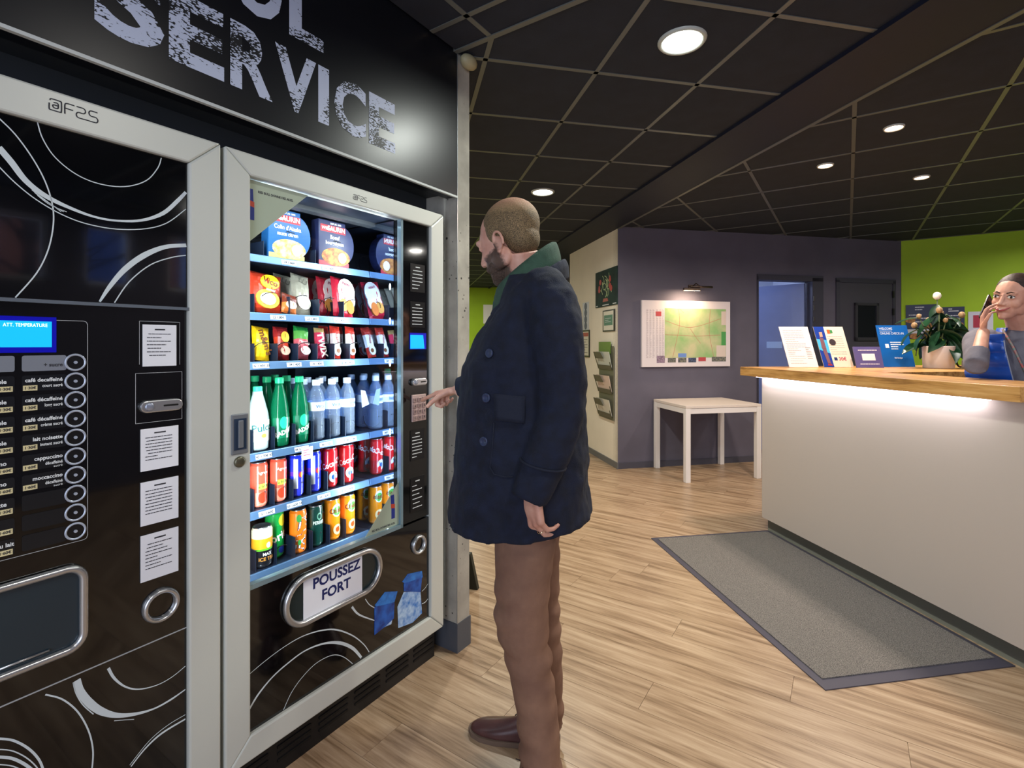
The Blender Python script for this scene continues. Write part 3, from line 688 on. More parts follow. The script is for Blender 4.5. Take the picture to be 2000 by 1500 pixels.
# corner stickers on the glass
M_stk = mat('corner_sticker', '#a9b49e', .5)
for tri, tx, tz, rot, cx, cz, nm in (([(-.857, 1.806), (-.857, 1.62), (-.66, 1.806)], 0, 0, 0, -.845, 1.735, 'a'), ([(-.268, .80), (-.268, .637), (-.43, .637)], 0, 0, 0, -.297, .712, 'b')):
    mb = MB(); mb.prism(tri, .0205, .0215); st = sp('corner_sticker', mb, M_stk)
    mb = MB(); put_text(mb, 'RED BULL DONNE DES AILES.', .0095, -.825 if nm == 'a' else -.40, 1.776 if nm == 'a' else .648, .0203, 'LEFT', .0004, sx=.9); sp('sticker_text', mb, M_dprint, 0, False, st)
    mb = MB(); w_ = .0085; mb.prism([(cx-w_, cz-.045), (cx+w_, cz-.045), (cx+w_, cz-.008), (cx-w_, cz-.004)], .0198, .0204); mb.prism([(cx-w_-.002, cz+.012), (cx+w_-.002, cz+.008), (cx+w_-.004, cz+.045), (cx-w_-.004, cz+.045)], .0198, .0204)
    mb.m = 1; mb.prism([(cx-w_-.002, cz-.004), (cx+w_, cz-.008), (cx+w_, cz+.008), (cx-w_-.002, cz+.012)], .0197, .0204)
    sp('sticker_can', mb, [mat('sticker_blue', '#1d2f86', .4), mat('sticker_red', '#c2452e', .4)], 0, False, st)
# handle, lock, logo, kick grille
mb = MB(); mb.box(-.9135, -.8664, -.004, .004, 1.0217, 1.1348); hd = sp('door_handle', mb, mat('handle_grey', '#83878c', .4, metal=.4), .003)
mb = MB(); mb.box(-.907, -.873, -.0055, -.003, 1.035, 1.1215); sp('handle_recess', mb, mat('handle_recess', '#35445a', .3, metal=.3), 0, False, hd)
mb = MB(); mb.box(-.897, -.883, -.010, -.005, 1.04, 1.117); sp('handle_bar', mb, mat('handle_grey'), .002, False, hd)
mb = MB(); f = lambda x, yy, zz: (-.8905+x, -zz, 1.0003+yy); mb.lathe([(.0155, -.002), (.0155, .004), (.012, .007), (.006, .008), (1e-4, .008)], 20, fn=f); sp('lock', mb, mat('lock_brass', '#6e6a58', .35, metal=.7), 0, True)
mb = MB(); logo(mb, -.468, 1.8385, .0165, -.0006); sp('logo', mb, M_dprint)
mb = MB(); mb.box(-.92, -.035, .05, .6, 0, .137); sp('kick_plate', mb, M_blk2)
for k in range(6):
    for r_ in range(4):
        a_ = -.905+k*.147
        mb = MB(); mb.box(a_+.012, a_+.128, .047, .051, .036+r_*.021, .044+r_*.021); sp('grille_slot', mb, M_seam)
# ================================================================== products on the lit shelves
def wrap(mb, body, size, r, z, bold=0, rot=0, sx=1, a0=0.0, taper=None):
    vs, fs = text_geo(body, size, 'CENTER', bold); c, s_ = math.cos(rot), math.sin(rot)
    out = []
    for x, y, q in vs:
        x *= sx; X = x*c-y*s_; Y = x*s_+y*c; a = a0+X/r; out.append(((r+.0004)*math.sin(a), -(r+.0004)*math.cos(a), z+Y))
    mb.add(out, fs)
def patch(mb, r, a0, a1, z0, z1, n=8, ell=False, off=.0003):
    # piece of curved label: angles a0..a1 about the front
    if ell:
        am, zm = (a0+a1)/2, (z0+z1)/2; k = 12; vs = []
        for i in range(k+1):
            u = -math.cos(math.pi*i/k); a = am+(a1-a0)/2*u; hz = (z1-z0)/2*math.sqrt(max(0, 1-u*u)); vs += [((r+off)*math.sin(a), -(r+off)*math.cos(a), zm-hz), ((r+off)*math.sin(a), -(r+off)*math.cos(a), zm+hz)]
        mb.add(vs, [(2*i, 2*i+2, 2*i+3, 2*i+1) for i in range(k)])
    else:
        vs = []
        for i in range(n+1):
            a = a0+(a1-a0)*i/n; vs += [((r+off)*math.sin(a), -(r+off)*math.cos(a), z0), ((r+off)*math.sin(a), -(r+off)*math.cos(a), z1)]
        mb.add(vs, [(2*i, 2*i+2, 2*i+3, 2*i+1) for i in range(n)])
M_lid = mat('can_lid', '#b8bcc2', .25, metal=.9)
def cmat(h): return mat('can_'+h, h, .25, coat=.4)
def make_can(r, h, bands, prints, lab, grp):
    # bands: [(z_fraction_top, colour)]
    root = empty('drink_can', (0, 0, 0), 0, lab, 'drink can', grp)
    mb = MB(); cols = [c for _, c in bands]
    prof = [(r*.80, 0), (r*.84, .003), (r, .012)]; zt = h-.012
    lims = [.012]+[.012+(zt-.012)*f for f, _ in bands]
    mb.m = 0; mb.lathe(prof, 24, caps=True)
    for i in range(len(bands)): mb.m = i; mb.lathe([(r, lims[i]), (r, lims[i+1])], 24, caps=False)
    mb.m = len(bands)-1; mb.lathe([(r, zt), (r*.86, h-.003)], 24, caps=False)
    obj('body', mb, [cmat(c) for c in cols], root, smooth=True)
    mb = MB(); mb.lathe([(r*.86, h-.004), (r*.88, h), (r*.84, h), (r*.82, h-.004), (1e-4, h-.004)], 24, caps=False); ld = obj('lid', mb, M_lid, root, smooth=True)
    mb = MB(); mb.box(-.006, .006, -r*.5, .004, h-.004, h-.0025); obj('pull_tab', mb, M_lid, ld)
    for i_, pr in enumerate(prints):
        mb = MB(); c = pr[0]
        if pr[1] == 't': wrap(mb, *pr[2][:2], r+.0002*i_, *pr[2][2:])
        else: patch(mb, r, *pr[2], ell=(pr[1] == 'e'), off=.0003+.0002*i_, n=12)
        obj('print', mb, cmat(c), root)
    return root
def place(proto, s, o, z, used, rot=0, label=None):
    c = proto if not used.get(proto.name) else copy_tree(proto)
    used[proto.name] = True
    c.location = W(s, o, z); c.rotation_euler = (0, 0, ANG+rot)
    if label: c['label'] = label
    return c
used = {}
HH = .15
coke = make_can(.028, HH, [(.38, '#a3141b'), (1, '#c4141c')], [('#f2f2f2', 't', ('Coca-Cola', .030, .093, .0006, .35, .8)), ('#d8e2ea', 'e', (-.75, .55, .02, .062)), ('#20508c', 'e', (-.4, .2, .03, .05)), ('#c4141c', 'e', (-.1, .5, .014, .036))],
    'red slim soda can with white script beside the mirrored side', 'red soda cans on the fifth shelf')
blue = make_can(.0265, HH, [(.5, '#2430b8'), (.62, '#5a2f9a'), (1, '#1c2fc4')], [('#c8ced8', 'p', (-.9, -.35, .03, .135)), ('#b42a3a', 'e', (-.25, .35, .068, .088)), ('#e8c020', 'e', (.0, .18, .07, .086))],
    'blue and silver slim energy drink can on the fifth shelf', 'blue energy drink cans')
coral = make_can(.028, HH, [(.3, '#e4826a'), (1, '#e2553e')], [('#d7cf4a', 'p', (-.6, .6, .06, .078)), ('#33602c', 't', ('le fruit', .014, .069, .0003, .12)), ('#e03a22', 'e', (-.6, .5, .014, .05)), ('#f4d8c8', 't', ('Agrum', .014, .115, .0002, 0))],
    'coral red slim fruit soda can with yellow tag on the fifth shelf', 'coral fruit soda cans')
multi = make_can(.028, HH, [(.5, '#e39a22'), (1, '#2f4aa8')], [('#f0f0f0', 't', ('ORANGINO', .02, .08, .0003, 1.35))], 'blue and orange slim can at the hinge end of the fifth shelf', None)
multi.children[-1].data.materials[0] = cmat('#e8e0d0')
oasis = make_can(.029, .155, [(1, '#ee8a12')], [('#dfe9d0', 'e', (-.65, .75, .088, .138)), ('#5aa84a', 'e', (-.5, .7, .094, .128)), ('#7a2a1c', 't', ('Oasis', .026, .112, .0006, .1)), ('#f7d8a0', 'e', (-.5, .7, .02, .06)), ('#c2541c', 'e', (-.2, .4, .03, .05))],
    'orange slim fruit drink can with green oval on the bottom shelf', 'orange fruit drink cans')
perrier = make_can(.028, .15, [(1, '#0d3b33')], [('#cfe0d4', 't', ('PERRIER', .017, .088, .0005, 0, .8)), ('#6fa58c', 'e', (-.35, .35, .098, .125)), ('#0d3b33', 'e', (-.22, .22, .103, .12))], 'dark green slim sparkling water can on the bottom shelf', None)
fanta = make_can(.029, .155, [(1, '#ee7a14')], [('#152a66', 't', ('FANTA', .046, .075, .0022, 1.4, .9)), ('#f4f2ec', 't', ('FANTA', .044, .075, .0006, 1.4, .9)), ('#3fa04a', 'e', (-.75, -.15, .112, .14)), ('#3fa04a', 'e', (-.6, -.2, .03, .05))], 'orange slim soda can with big sideways navy lettering', None)
sprite = make_can(.031, .165, [(.72, '#159a42'), (1, '#1fae4c')], [('#d8dc2e', 'e', (-.1, .9, .11, .15)), ('#f2f6f2', 't', ('Sprite', .042, .075, .0010, .25)), ('#1d3c9c', 'e', (-.1, .8, .016, .04))], 'green and yellow soda can with white lettering on the bottom shelf', None)
citrus = make_can(.033, .135, [(.42, '#15171c'), (.48, '#5fae2a'), (.78, '#e0a021'), (1, '#dfe2c8')], [('#f5efe0', 'e', (-.1, .35, .066, .085)), ('#c98a3a', 't', ('ICE TEA', .016, .03, .0004, 0)), ('#e8e8e8', 't', ('MAX', .014, .046, .0003, 0))], 'short stubby lemon coloured can with black lower half', None)
edge = make_can(.029, .15, [(.5, '#d9701a'), (1, '#e8931f')], [], 'plain orange can at the hinge end of the bottom shelf', None)
z5, z6 = SHZ[4]+.0015, SHZ[5]+.0015
OF = -.2-.042
def run(proto, s, z, n, step, kind, bay):
    for k in range(n): place(proto, s, OF-k*step, z, used, label='%s, %s in the bay %s' % (kind, ('front one', 'second', 'third')[k], bay))
for s_, b_ in ((-.415, 'next to the energy drinks'), (-.338, 'next to the mirror')): run(coke, s_, z5, 3, .075, 'red slim soda can', b_)
for s_, b_ in ((-.557, 'next to the coral cans'), (-.487, 'next to the red cans')): run(blue, s_, z5, 2, .075, 'blue energy drink can', b_)
for s_, b_ in ((-.697, 'by the blue and orange can'), (-.627, 'next to the energy drinks')): run(coral, s_, z5, 2, .075, 'coral fruit soda can', b_)
place(multi, -.77, OF, z5, used)
for s_, b_ in ((-.404, 'next to the dark green can'), (-.333, 'next to the mirror')): run(oasis, s_, z6, 2, .075, 'orange can with green oval', b_)
place(perrier, -.48, OF, z6, used); place(fanta, -.55, OF, z6, used); place(sprite, -.622, OF-.03, z6, used); place(citrus, -.688, OF+.005, z6, used); place(edge, -.765, OF, z6, used)

# bottles
def pet(name, tint, dif=.25, dcol=None):
    if name in MATS: return MATS[name]
    m = bpy.data.materials.new(name); m.use_nodes = True; nt = m.node_tree; b = nt.nodes['Principled BSDF']
    b.inputs['Base Color'].default_value = (*srgb(dcol or tint), 1); b.inputs['Roughness'].default_value = .12
    tr = nt.nodes.new('ShaderNodeBsdfTransparent'); tr.inputs[0].default_value = (*srgb(tint), 1)
    mx = nt.nodes.new('ShaderNodeMixShader'); mx.inputs[0].default_value = dif
    nt.links.new(tr.outputs[0], mx.inputs[1]); nt.links.new(b.outputs[0], mx.inputs[2])
    nt.links.new(mx.outputs[0], nt.nodes['Material Output'].inputs[0]); MATS[name] = m
    return m
def make_bottle(prof, bm, cap_c, lz, lcol, prints, lab, grp, lr):
    root = empty('drink_bottle', (0, 0, 0), 0, lab, 'bottle', grp)
    mb = MB(); mb.lathe(prof, 22); obj('body', mb, bm, root, smooth=True)
    h = prof[-1][1]
    mb = MB(); mb.lathe([(.0145, h-.004), (.0148, h+.014), (.0135, h+.017), (1e-4, h+.017)], 18); obj('cap', mb, mat('cap_'+cap_c, cap_c, .4), root)
    if lcol:
        mb = MB(); mb.lathe([(lr+.0006, lz[0]), (lr+.0006, lz[1])], 22, caps=False); obj('label_band', mb, mat('blabel_'+lcol, lcol, .45), root, smooth=True)
    for i_, pr in enumerate(prints):
        mb = MB(); c = pr[0]
        if pr[1] == 't': wrap(mb, *pr[2][:2], lr+.0008+.0002*i_, *pr[2][2:])
        else: patch(mb, lr+.0006, *pr[2], ell=(pr[1] == 'e'), off=.0003+.0002*i_, n=12)
        obj('print', mb, cmat(c), root)
    return root
wave = lambda r, z0, z1, n: [(r*(1-.03*(i % 2)), z0+(z1-z0)*i/n) for i in range(n+1)]
water = make_bottle([(.024, 0), (.030, .006)]+wave(.0305, .01, .105, 8)+[(.0305, .11), (.0305, .14), (.029, .155), (.024, .175), (.0135, .195), (.0125, .205)], pet('pet_clear', '#bcd2ee', .16, '#c8dcf4'), '#dfe8f2', (.108, .14), '#e6edf4', [('#3a6fb0', 't', ('Vittel', .018, .124, .0004, 0))],
    'clear plastic water bottle with white cap and white label band', 'water bottles on the fourth shelf', .0305)
badoit = make_bottle([(.026, 0), (.031, .006), (.032, .03), (.032, .11), (.029, .135), (.021, .18), (.0145, .205), (.0125, .222)], pet('pet_green', '#1f9a68', .38, '#0f8a5a'), '#22b878', (.03, .10), None, [('#0c6a48', 'p', (-1.2, 1.2, .03, .10)), ('#26d68a', 'e', (-.5, .35, .062, .104)), ('#eef4ee', 't', ('BADOIT', .021, .05, .0008, .32, .9))],
    'green plastic sparkling water bottle with green cap', 'green bottles on the fourth shelf', .032)
pulco = make_bottle([(.028, 0), (.034, .006), (.035, .03), (.035, .10), (.033, .12), (.022, .165), (.0165, .185), (.0155, .196)], pet('pet_milky', '#dfeef0', .82, '#b4c4c4'), '#35c48c', (.03, .10), '#c6cec6', [('#2c6a68', 't', ('Pulco', .034, .075, .0006, .08)), ('#c9a548', 'e', (-.2, .3, .042, .056))],
    'milky white lemonade bottle with pale green cap', None, .035)
z4 = SHZ[3]+.0015
place(pulco, -.70, OF, z4, used)
for s_, b_ in ((-.622, 'next to the milky bottle'), (-.545, 'next to the clear bottles')): run(badoit, s_, z4, 3, .078, 'green sparkling water bottle', b_)
for k in (1, 2): place(badoit, -.70, OF-k*.08, z4, used, label='green sparkling water bottle, %s behind the milky white bottle' % ('first', 'second')[k-1])
place(badoit, -.775, OF, z4, used, label='green bottle at the hinge end of the fourth shelf')
for s_, b_ in ((-.475, 'next to the green bottles'), (-.405, 'between two other clear rows'), (-.335, 'next to the mirror')): run(water, s_, z4, 3, .078, 'clear water bottle', b_)
# clear guard bar across the bottles and its bracket
mb = MB(); mb.box(-.88, -.30, .188, .190, SHZ[3]+.118, SHZ[3]+.136); gb = obj('bottle_guard', mb, glassmat('vending_glass'), SM, (.48, -.4, 0))
mb = MB(); mb.prism([(-.305, SHZ[3]+.105), (-.27, SHZ[3]+.115), (-.29, SHZ[3]+.17), (-.312, SHZ[3]+.175)], .186, .188); obj('guard_bracket', mb, mat('bracket_white', '#8a9bb0', .4), gb)

# bags
def bag_mesh(w, h, t, zones, seed=0, crimp=.012):
    # zones: list of (fraction_of_height_top, material index)
    rg = random.Random(seed); nx, nz = 8, 12; mb = MB()
    def pt(i, j, sgn):
        u, v = i/nx*2-1, j/nz; z = v*h
        e = min(1, min(v, 1-v)*h/(crimp*1.8)); th = t/2*e**.6*max(0, 1-abs(u)**3)**.6
        th *= 1+.12*math.sin(7*u+9*v+seed)
        xw = w/2*(1-.06*math.sin(math.pi*v))
        return (u*xw, sgn*th, z)
    for sgn in (-1, 1):
        for j in range(nz):
            v = (j+.5)/nz; mi = next(m for f, m in zones if v <= f)
            mb.m = mi
            for i in range(nx):
                q = [pt(i, j, sgn), pt(i+1, j, sgn), pt(i+1, j+1, sgn), pt(i, j+1, sgn)]
                mb.add(q if sgn < 0 else q[::-1], [(0, 1, 2, 3)])
    return mb
def fmat(h): return mat('foil_'+h, h, .3, var=.12, vscale=40, bump=.35, bscale=60)
def make_bag(w, h, t, zones, prints, lab, grp, seed, cols, name='snack_bag', cat='snack bag', lean=0):
    mb = bag_mesh(w, h, t, zones, seed)
    o = obj(name, mb, [fmat(c) for c in cols], smooth=True); tag(o, lab, cat, grp)
    for pr in prints:
        mb = MB()
        if pr[1] == 't': put_text(mb, pr[2], pr[3], pr[4], pr[5], -t/2-.0016-.0004*prints.index(pr), 'CENTER', pr[6], rot=pr[7] if len(pr) > 7 else 0)
        else:
            k = 18; dp_ = .0004*prints.index(pr); cx, cz, rx, rz = pr[2:6]; mb.prism([(cx+rx*math.cos(2*math.pi*i/k), cz+rz*math.sin(2*math.pi*i/k)) for i in range(k)], -t/2-.001-dp_-(pr[6] if len(pr) > 6 else 0), -t/2+.004)
        obj('print', mb, fmat(pr[0]), o)
    return o
def put_bag(o, s, oo, z, tilt=0, yaw=0, roll=0):
    o.location = W(s, oo, z); o.rotation_euler = (R(tilt), R(roll), ANG+R(yaw)); return o
z2, z3 = SHZ[1]+.002, SHZ[2]+.002
b = make_bag(.13, .145, .045, [(1, 0)], [('#e3b32c', 'e', -.0, .045, .042, .034), ('#f0e8d8', 'e', .0, .045, .028, .022, .001), ('#d8c020', 'e', .01, .108, .034, .026), ('#7a1a14', 't', 'Vico', .03, .01, .108, .0006, -.25), ('#f5ead8', 't', 'saveur', .013, .01, .078, .0003, -.1)], 'orange red crisps bag with yellow badge on the second shelf', None, 1, ['#b4331a'])
put_bag(b, -.675, OF-.0, z2, -14, 0, 6)
b = make_bag(.06, .075, .03, [(.5, 0), (1, 1)], [('#f0d8c0', 'e', 0, .03, .02, .015)], 'small orange and brown packet beside the crisps bag', None, 2, ['#c86a2c', '#6a2a18'])
put_bag(b, -.600, OF+.022, z2, -16, 0, 12)
grey = make_bag(.075, .165, .035, [(1, 0)], [('#6e6a5c', 't', 'LU', .03, .0, .13, .0004, -.3), ('#ddd8c8', 'e', 0, .045, .028, .03)], 'grey foil snack pouch leaning on the second shelf', None, 3, ['#a8a492'])
put_bag(grey, -.535, OF, z2, -20, 0, 10)
for k in (1, 2):
    c = copy_tree(grey); c['label'] = 'grey foil snack pouch, %s behind the leaning front one' % ('first', 'second')[k-1]; c['group'] = 'queued grey pouches'; put_bag(c, -.545-.01*k, OF-.075*k, z2, -18, 0, 8)
red = make_bag(.095, .165, .035, [(1, 0)], [('#f2ece6', 'e', .012, .11, .040, .05), ('#f2ece6', 'e', .012, .07, .038, .04), ('#e0a050', 'e', -.008, .045, .02, .026, .001), ('#d87838', 'e', .022, .04, .018, .03, .0012), ('#a04050', 't', 'Petits', .016, .01, .135, .0003, -.1)], 'red and white biscuit bag leaning at the mirrored end of the second shelf', None, 4, ['#c41f38'])
put_bag(red, -.352, OF, z2, -15, 0, 6)
for k in (1, 2, 3):
    c = copy_tree(red); c['label'] = 'red and white biscuit bag, %s behind the front one' % ('first', 'second', 'third')[k-1]; c['group'] = 'queued biscuit bags'; put_bag(c, -.365-.012*k, OF-.055*k, z2, -13, 0, 4)
put_bag(make_bag(.062, .12, .04, [(.5, 0), (1, 0)], [('#6a3a1c', 't', "m&m's", .034, .004, .06, .0009, -1.25)], 'yellow candy bag with brown sideways lettering on the third shelf', None, 5, ['#e2b414']), -.69, OF, z3, -15, 0, 8)
put_bag(make_bag(.055, .12, .038, [(.3, 0), (.65, 1), (1, 0)], [('#e8b8a0', 'e', .004, .03, .018, .016), ('#e8b23a', 'e', .006, .08, .015, .02)], 'maroon and orange candy bag next to the yellow one', None, 6, ['#8e1f20', '#b4361f']), -.612, OF, z3, -13, 0, 4)
put_bag(make_bag(.06, .125, .04, [(.62, 0), (.8, 1), (1, 2)], [('#f4e8e4', 'e', .006, .03, .020, .016), ('#f4d0c8', 't', 'Haribo', .015, 0, .06, .0003, -.2)], 'pink candy bag with a green top on the third shelf', None, 7, ['#d0606a', '#58a048', '#1f8a3a']), -.537, OF, z3, -14, 0, 8)
put_bag(make_bag(.045, .12, .026, [(.8, 0), (1, 1)], [('#f2e0d0', 't', 'TWIX', .036, 0, .052, .0012, -1.4)], 'raspberry red chocolate bar with pale sideways letters', None, 8, ['#c22a4c', '#b89a60'], 'chocolate_bar', 'chocolate bar'), -.455, OF, z3, -12, 0, 4)
kin = make_bag(.045, .13, .028, [(.3, 0), (.75, 1), (1, 0)], [('#e8e4e0', 'e', .0, .03, .016, .022), ('#9a3020', 't', 'Bueno', .017, 0, .08, .0004, -1.35), ('#7a4a28', 'e', .003, .028, .008, .009, .001)], 'white and red wafer bar near the mirrored end of the third shelf', 'white and red wafer bars', 9, ['#c83428', '#e4dedb'], 'wafer_bar', 'chocolate bar')
kin['label'] = 'white and red wafer bar next to the raspberry bar'
put_bag(kin, -.388, OF, z3, -12, 0, 6)
c = copy_tree(kin); c['label'] = 'white and red wafer bar next to the mirror on the third shelf'
put_bag(c, -.318, OF, z3, -13, 0, 8)
for s_ in (-.39, -.322):
    c = copy_tree(kin); c['label'] = 'white and red wafer bar queued behind the one next to the ' + ('raspberry bar' if s_ < -.35 else 'mirror'); c['group'] = 'queued wafer bars'; put_bag(c, s_-.006, OF-.06, z3, -10, 0, 5)
put_bag(make_bag(.055, .10, .035, [(1, 0)], [('#f0e8e0', 'e', 0, .035, .018, .02)], 'orange candy bag at the hinge end of the third shelf', None, 10, ['#d8662c']), -.775, OF, z3, -12)

# ready meals on the top shelf
def meal(lab, top, side, lines, food, s, base):
    root = empty('ready_meal_box', W(s, OF-.0, SHZ[0]+.002), ANG, lab, 'meal box')
    w, h, t = .150, .172, .045
    pts = [(-w/2, 0), (w/2-.012, 0)]+[(w/2-.046+.046*1.25*math.cos(a), .085+.075*math.sin(a)) for a in [R(x) for x in range(-70, 75, 12)]]+[(w/2-.03, h), (-w/2, h)]
    mb = MB(); mb.prism(pts, -t/2, t/2); obj('box', mb, mat('meal_'+top, top, .35), root, bevel=.002)
    y = -t/2-.0006
    mb = MB(); mb.prism([(-w/2+.008, h-.044), (w/2-.03, h-.044), (w/2-.03, h-.018), (-w/2+.008, h-.018)], y, y+.001); rb = obj('brand_band', mb, mat('meal_red', '#b3202a', .4), root)
    mb = MB(); put_text(mb, 'William', .017, -w/2+.012, h-.031, y-.0004, 'LEFT', .0003, .25); put_text(mb, 'SAURIN', .025, w/2-.032, h-.030, y-.0004, 'RIGHT', .0006, sx=.92); put_text(mb, 'DEPUIS 1898', .009, 0, h-.011, y-.0004, 'CENTER', .0002); obj('brand_text', mb, M_wprint, rb)
    mb = MB()
    for i, l in enumerate(lines): put_text(mb, l, .021-.002*i, -.004, h-.062-.022*i, y, 'CENTER', .0004, sx=.85)
    obj('title_text', mb, M_wprint, root)
    mb = MB(); k = 24; mb.prism([(.002+.064*math.cos(2*math.pi*i/k), .037+.034*math.sin(2*math.pi*i/k)) for i in range(k)], y-.0003, y+.001); obj('dish_photo', mb, mat('dish_'+food[0], food[0], .5, col2=food[1], vscale=70), root)
    mb = MB(); mb.prism([(.03+.018*math.cos(2*math.pi*i/k), .036+.020*math.sin(2*math.pi*i/k)) for i in range(k)], y-.0008, y); obj('badge', mb, M_wprint, root)
    mb = MB(); mb.prism([(-w/2+.001, .001), (w/2-.014, .001), (w/2-.014, .018), (-w/2+.001, .018)], y, y+.001); obj('base_band', mb, mat('meal_band_'+base, base, .4), root)
    return root
meal('blue ready meal box with a lemon fish dish picture', '#1f568c', '#fff', ["Colin d'Alaska", 'sauce citron'], ('#d9d6a0', '#b9913c'), -.60, '#c8b870')
meal('dark navy ready meal box with a beef stew picture', '#23294a', '#fff', ['Boeuf', 'bourguignon'], ('#c98a3c', '#7a3a1c'), -.405, '#b8303a')
mb = MB(); mb.lathe([(.035, 0), (.05, .03), (.052, .05), (.052, .055), (1e-4, .056)], 20); o = obj('noodle_cup', mb, mat('cup_white', '#e6e4e2', .4), None, W(-.80, OF-.02, SHZ[0]+.002), ANG, smooth=True); tag(o, 'white instant food cup at the hinge end of the top shelf', 'food cup')
mb = MB(); mb.lathe([(.0535, .05), (.0535, .057), (1e-4, .0575)], 20); obj('lid', mb, mat('cup_lid', '#c8ccd0', .3, metal=.5), o)
# handwritten card and white card lying in the machine
mb = MB(); mb.box(-.022, .022, -.0006, .0006, -.034, .010); o = obj('paper_card', mb, M_paper, SM, (-.55+.48, -.4+.186, SHZ[3]-.02)); 
mb = MB(); word_lines(mb, -.016, .016, -.022, .004, 3, -.0012, .004, 5); obj('card_print', mb, mat('pink_print', '#b06a80', .6), o)
# ================================================================== doors and the room behind
M_dframe = mat('door_frame_grey', '#3c3b49', .5); M_leaf = mat('door_leaf_blue', '#7f8db8', .45, var=.04, vscale=4); M_leaf2 = mat('door_leaf_dark', '#45434f', .5)
def dwbox(mb, t0, t1, d0, d1, z0, z1):
    mb.slab([DW(t0, d0)[:2], DW(t1, d0)[:2], DW(t1, d1)[:2], DW(t0, d1)[:2]], z0, z1)
d1 = MB()
dwbox(d1, 1.687, 1.705, -.012, .13, 0, 2.10); dwbox(d1, 2.42, 2.569, -.012, .02, 0, 2.10); dwbox(d1, 2.44, 2.50, .02, .13, 0, 2.10); dwbox(d1, 1.687, 2.569, -.012, .13, 2.06, 2.125)
D1 = structure(obj('door_1', d1, M_dframe)); D1['label'] = 'doorway with a blue leaf standing ajar'
hinge = DW(2.414, .10); tip_dir = Vector((-.69, .724, 0)); nrm_ = Vector((-.724, -.69, 0))
def leaf_pt(a, b, z): p = hinge + tip_dir*a + nrm_*b; return (p.x, p.y, z)
def leafbox(mb, a0, a1, b0, b1, z0, z1): mb.slab([leaf_pt(a0, b0, 0)[:2], leaf_pt(a1, b0, 0)[:2], leaf_pt(a1, b1, 0)[:2], leaf_pt(a0, b1, 0)[:2]], z0, z1)
mb = MB(); leafbox(mb, 0, .72, -.02, .02, .01, 2.05); lf = obj('door_leaf', mb, M_leaf, D1)
mb = MB(); leafbox(mb, .24, .42, .020, .022, 1.28, 1.36); obj('door_sign', mb, mat('door_sign_blue', '#a8c4ee', .4), lf)
mb = MB(); mb.tube([leaf_pt(.63, .02, 1.1), leaf_pt(.63, .06, 1.1), leaf_pt(.53, .065, 1.1)], .009, 8); obj('door_handle', mb, M_sil, lf, smooth=True)
for z_ in (1.5, 1.62, 1.75, 1.86): mb = MB(); mb.box(-.008, .008, -.012, .004, -.03, .03); obj('lock_fitting', mb, mat('dark_metal', '#57524c', .4, metal=.7), D1, DW(2.432, -.012, z_), BANG)
d2 = MB(); dwbox(d2, 2.747, 2.80, -.014, .0, 0, 2.09); dwbox(d2, 3.56, 3.602, -.014, 0, 0, 2.09); dwbox(d2, 2.747, 3.602, -.014, 0, 2.06, 2.11)
D2 = structure(obj('door_2', d2, M_dframe)); D2['label'] = 'dark closed door with a small glazed window'
mb = MB(); dwbox(mb, 2.803, 3.557, -.008, 0, .01, 2.055); lf2 = obj('door_leaf', mb, M_leaf2, D2)
for z_ in (1.72, 1.93): mb = MB(); dwbox(mb, 3.548, 3.572, -.022, -.012, z_-.04, z_+.04); obj('hinge', mb, mat('hinge_black', '#16161a', .4), D2)
w0, w1 = 3.0, 3.34
mb = MB(); dwbox(mb, w0, w0+.035, -.03, -.008, 1.37, 1.82); dwbox(mb, w1-.035, w1, -.03, -.008, 1.37, 1.82); dwbox(mb, w0, w1, -.03, -.008, 1.37, 1.41); dwbox(mb, w0, w1, -.03, -.008, 1.79, 1.82); obj('window_frame', mb, mat('door_window_frame', '#33323c', .4), lf2)
mb = MB(); dwbox(mb, w0+.035, w1-.035, -.014, -.0085, 1.41, 1.79); obj('pane', mb, mat('dark_mirror_pane', '#0d1418', .04, spec=.8), lf2)
# room behind the open door
wall('wall_office', mat('office_white', '#cfd6e6', .7), [DW(1.2, 1.7), DW(3.4, 1.7), DW(3.4, 1.8), DW(1.2, 1.8)])
wall('wall_office_left', mat('office_white'), [DW(1.2, .12), DW(1.3, .12), DW(1.3, 1.7), DW(1.2, 1.7)])
wall('wall_office_right', mat('office_white'), [DW(3.3, .12), DW(3.4, .12), DW(3.4, 1.7), DW(3.3, 1.7)])
area('office_lamp', DW(1.9, 1.0, ZC-.05), .6, 26, (.62, .72, 1))

# ================================================================== reception counter
CP = Vector((1.827, 3.6, 0)); CT = Vector((-.174, .985, 0)); CN = Vector((-.985, -.174, 0))    # along (away), outwards
CANG = math.atan2(-CT.x, CT.y)
def CW(w, t, z=0): p = CP+CN*w+CT*t; return Vector((p.x, p.y, z))
CE = empty('reception_counter', CP, 0, 'white reception counter with thick oak top and light under its edge', 'counter')
def cbox(mb, w0, w1, t0, t1, z0, z1): mb.slab([(CW(w, t)-CP)[:2] for w, t in ((w0, t0), (w1, t0), (w1, t1), (w0, t1))], z0, z1)
M_lam = mat('counter_laminate', '#b9ada3', .45)
mb = MB(); cbox(mb, .04, .0, .01, -2.6, .095, 1.10); obj('front_panel', mb, M_lam, CE)
mb = MB(); cbox(mb, .0, -.24, 0, -2.6, .02, 1.10); cbox(mb, 0.0, -1.9, .0, -.6, .02, 1.10); obj('carcass', mb, mat('counter_side', '#8a8580', .5), CE)
mb = MB(); cbox(mb, .0, -.02, .0, -2.6, 0, .095); obj('plinth', mb, mat('counter_plinth', '#8a8c80', .35, metal=.3), CE)
OAKR = MB(); OAKR.box(0, 1.772, 0, .39, 0, .062)
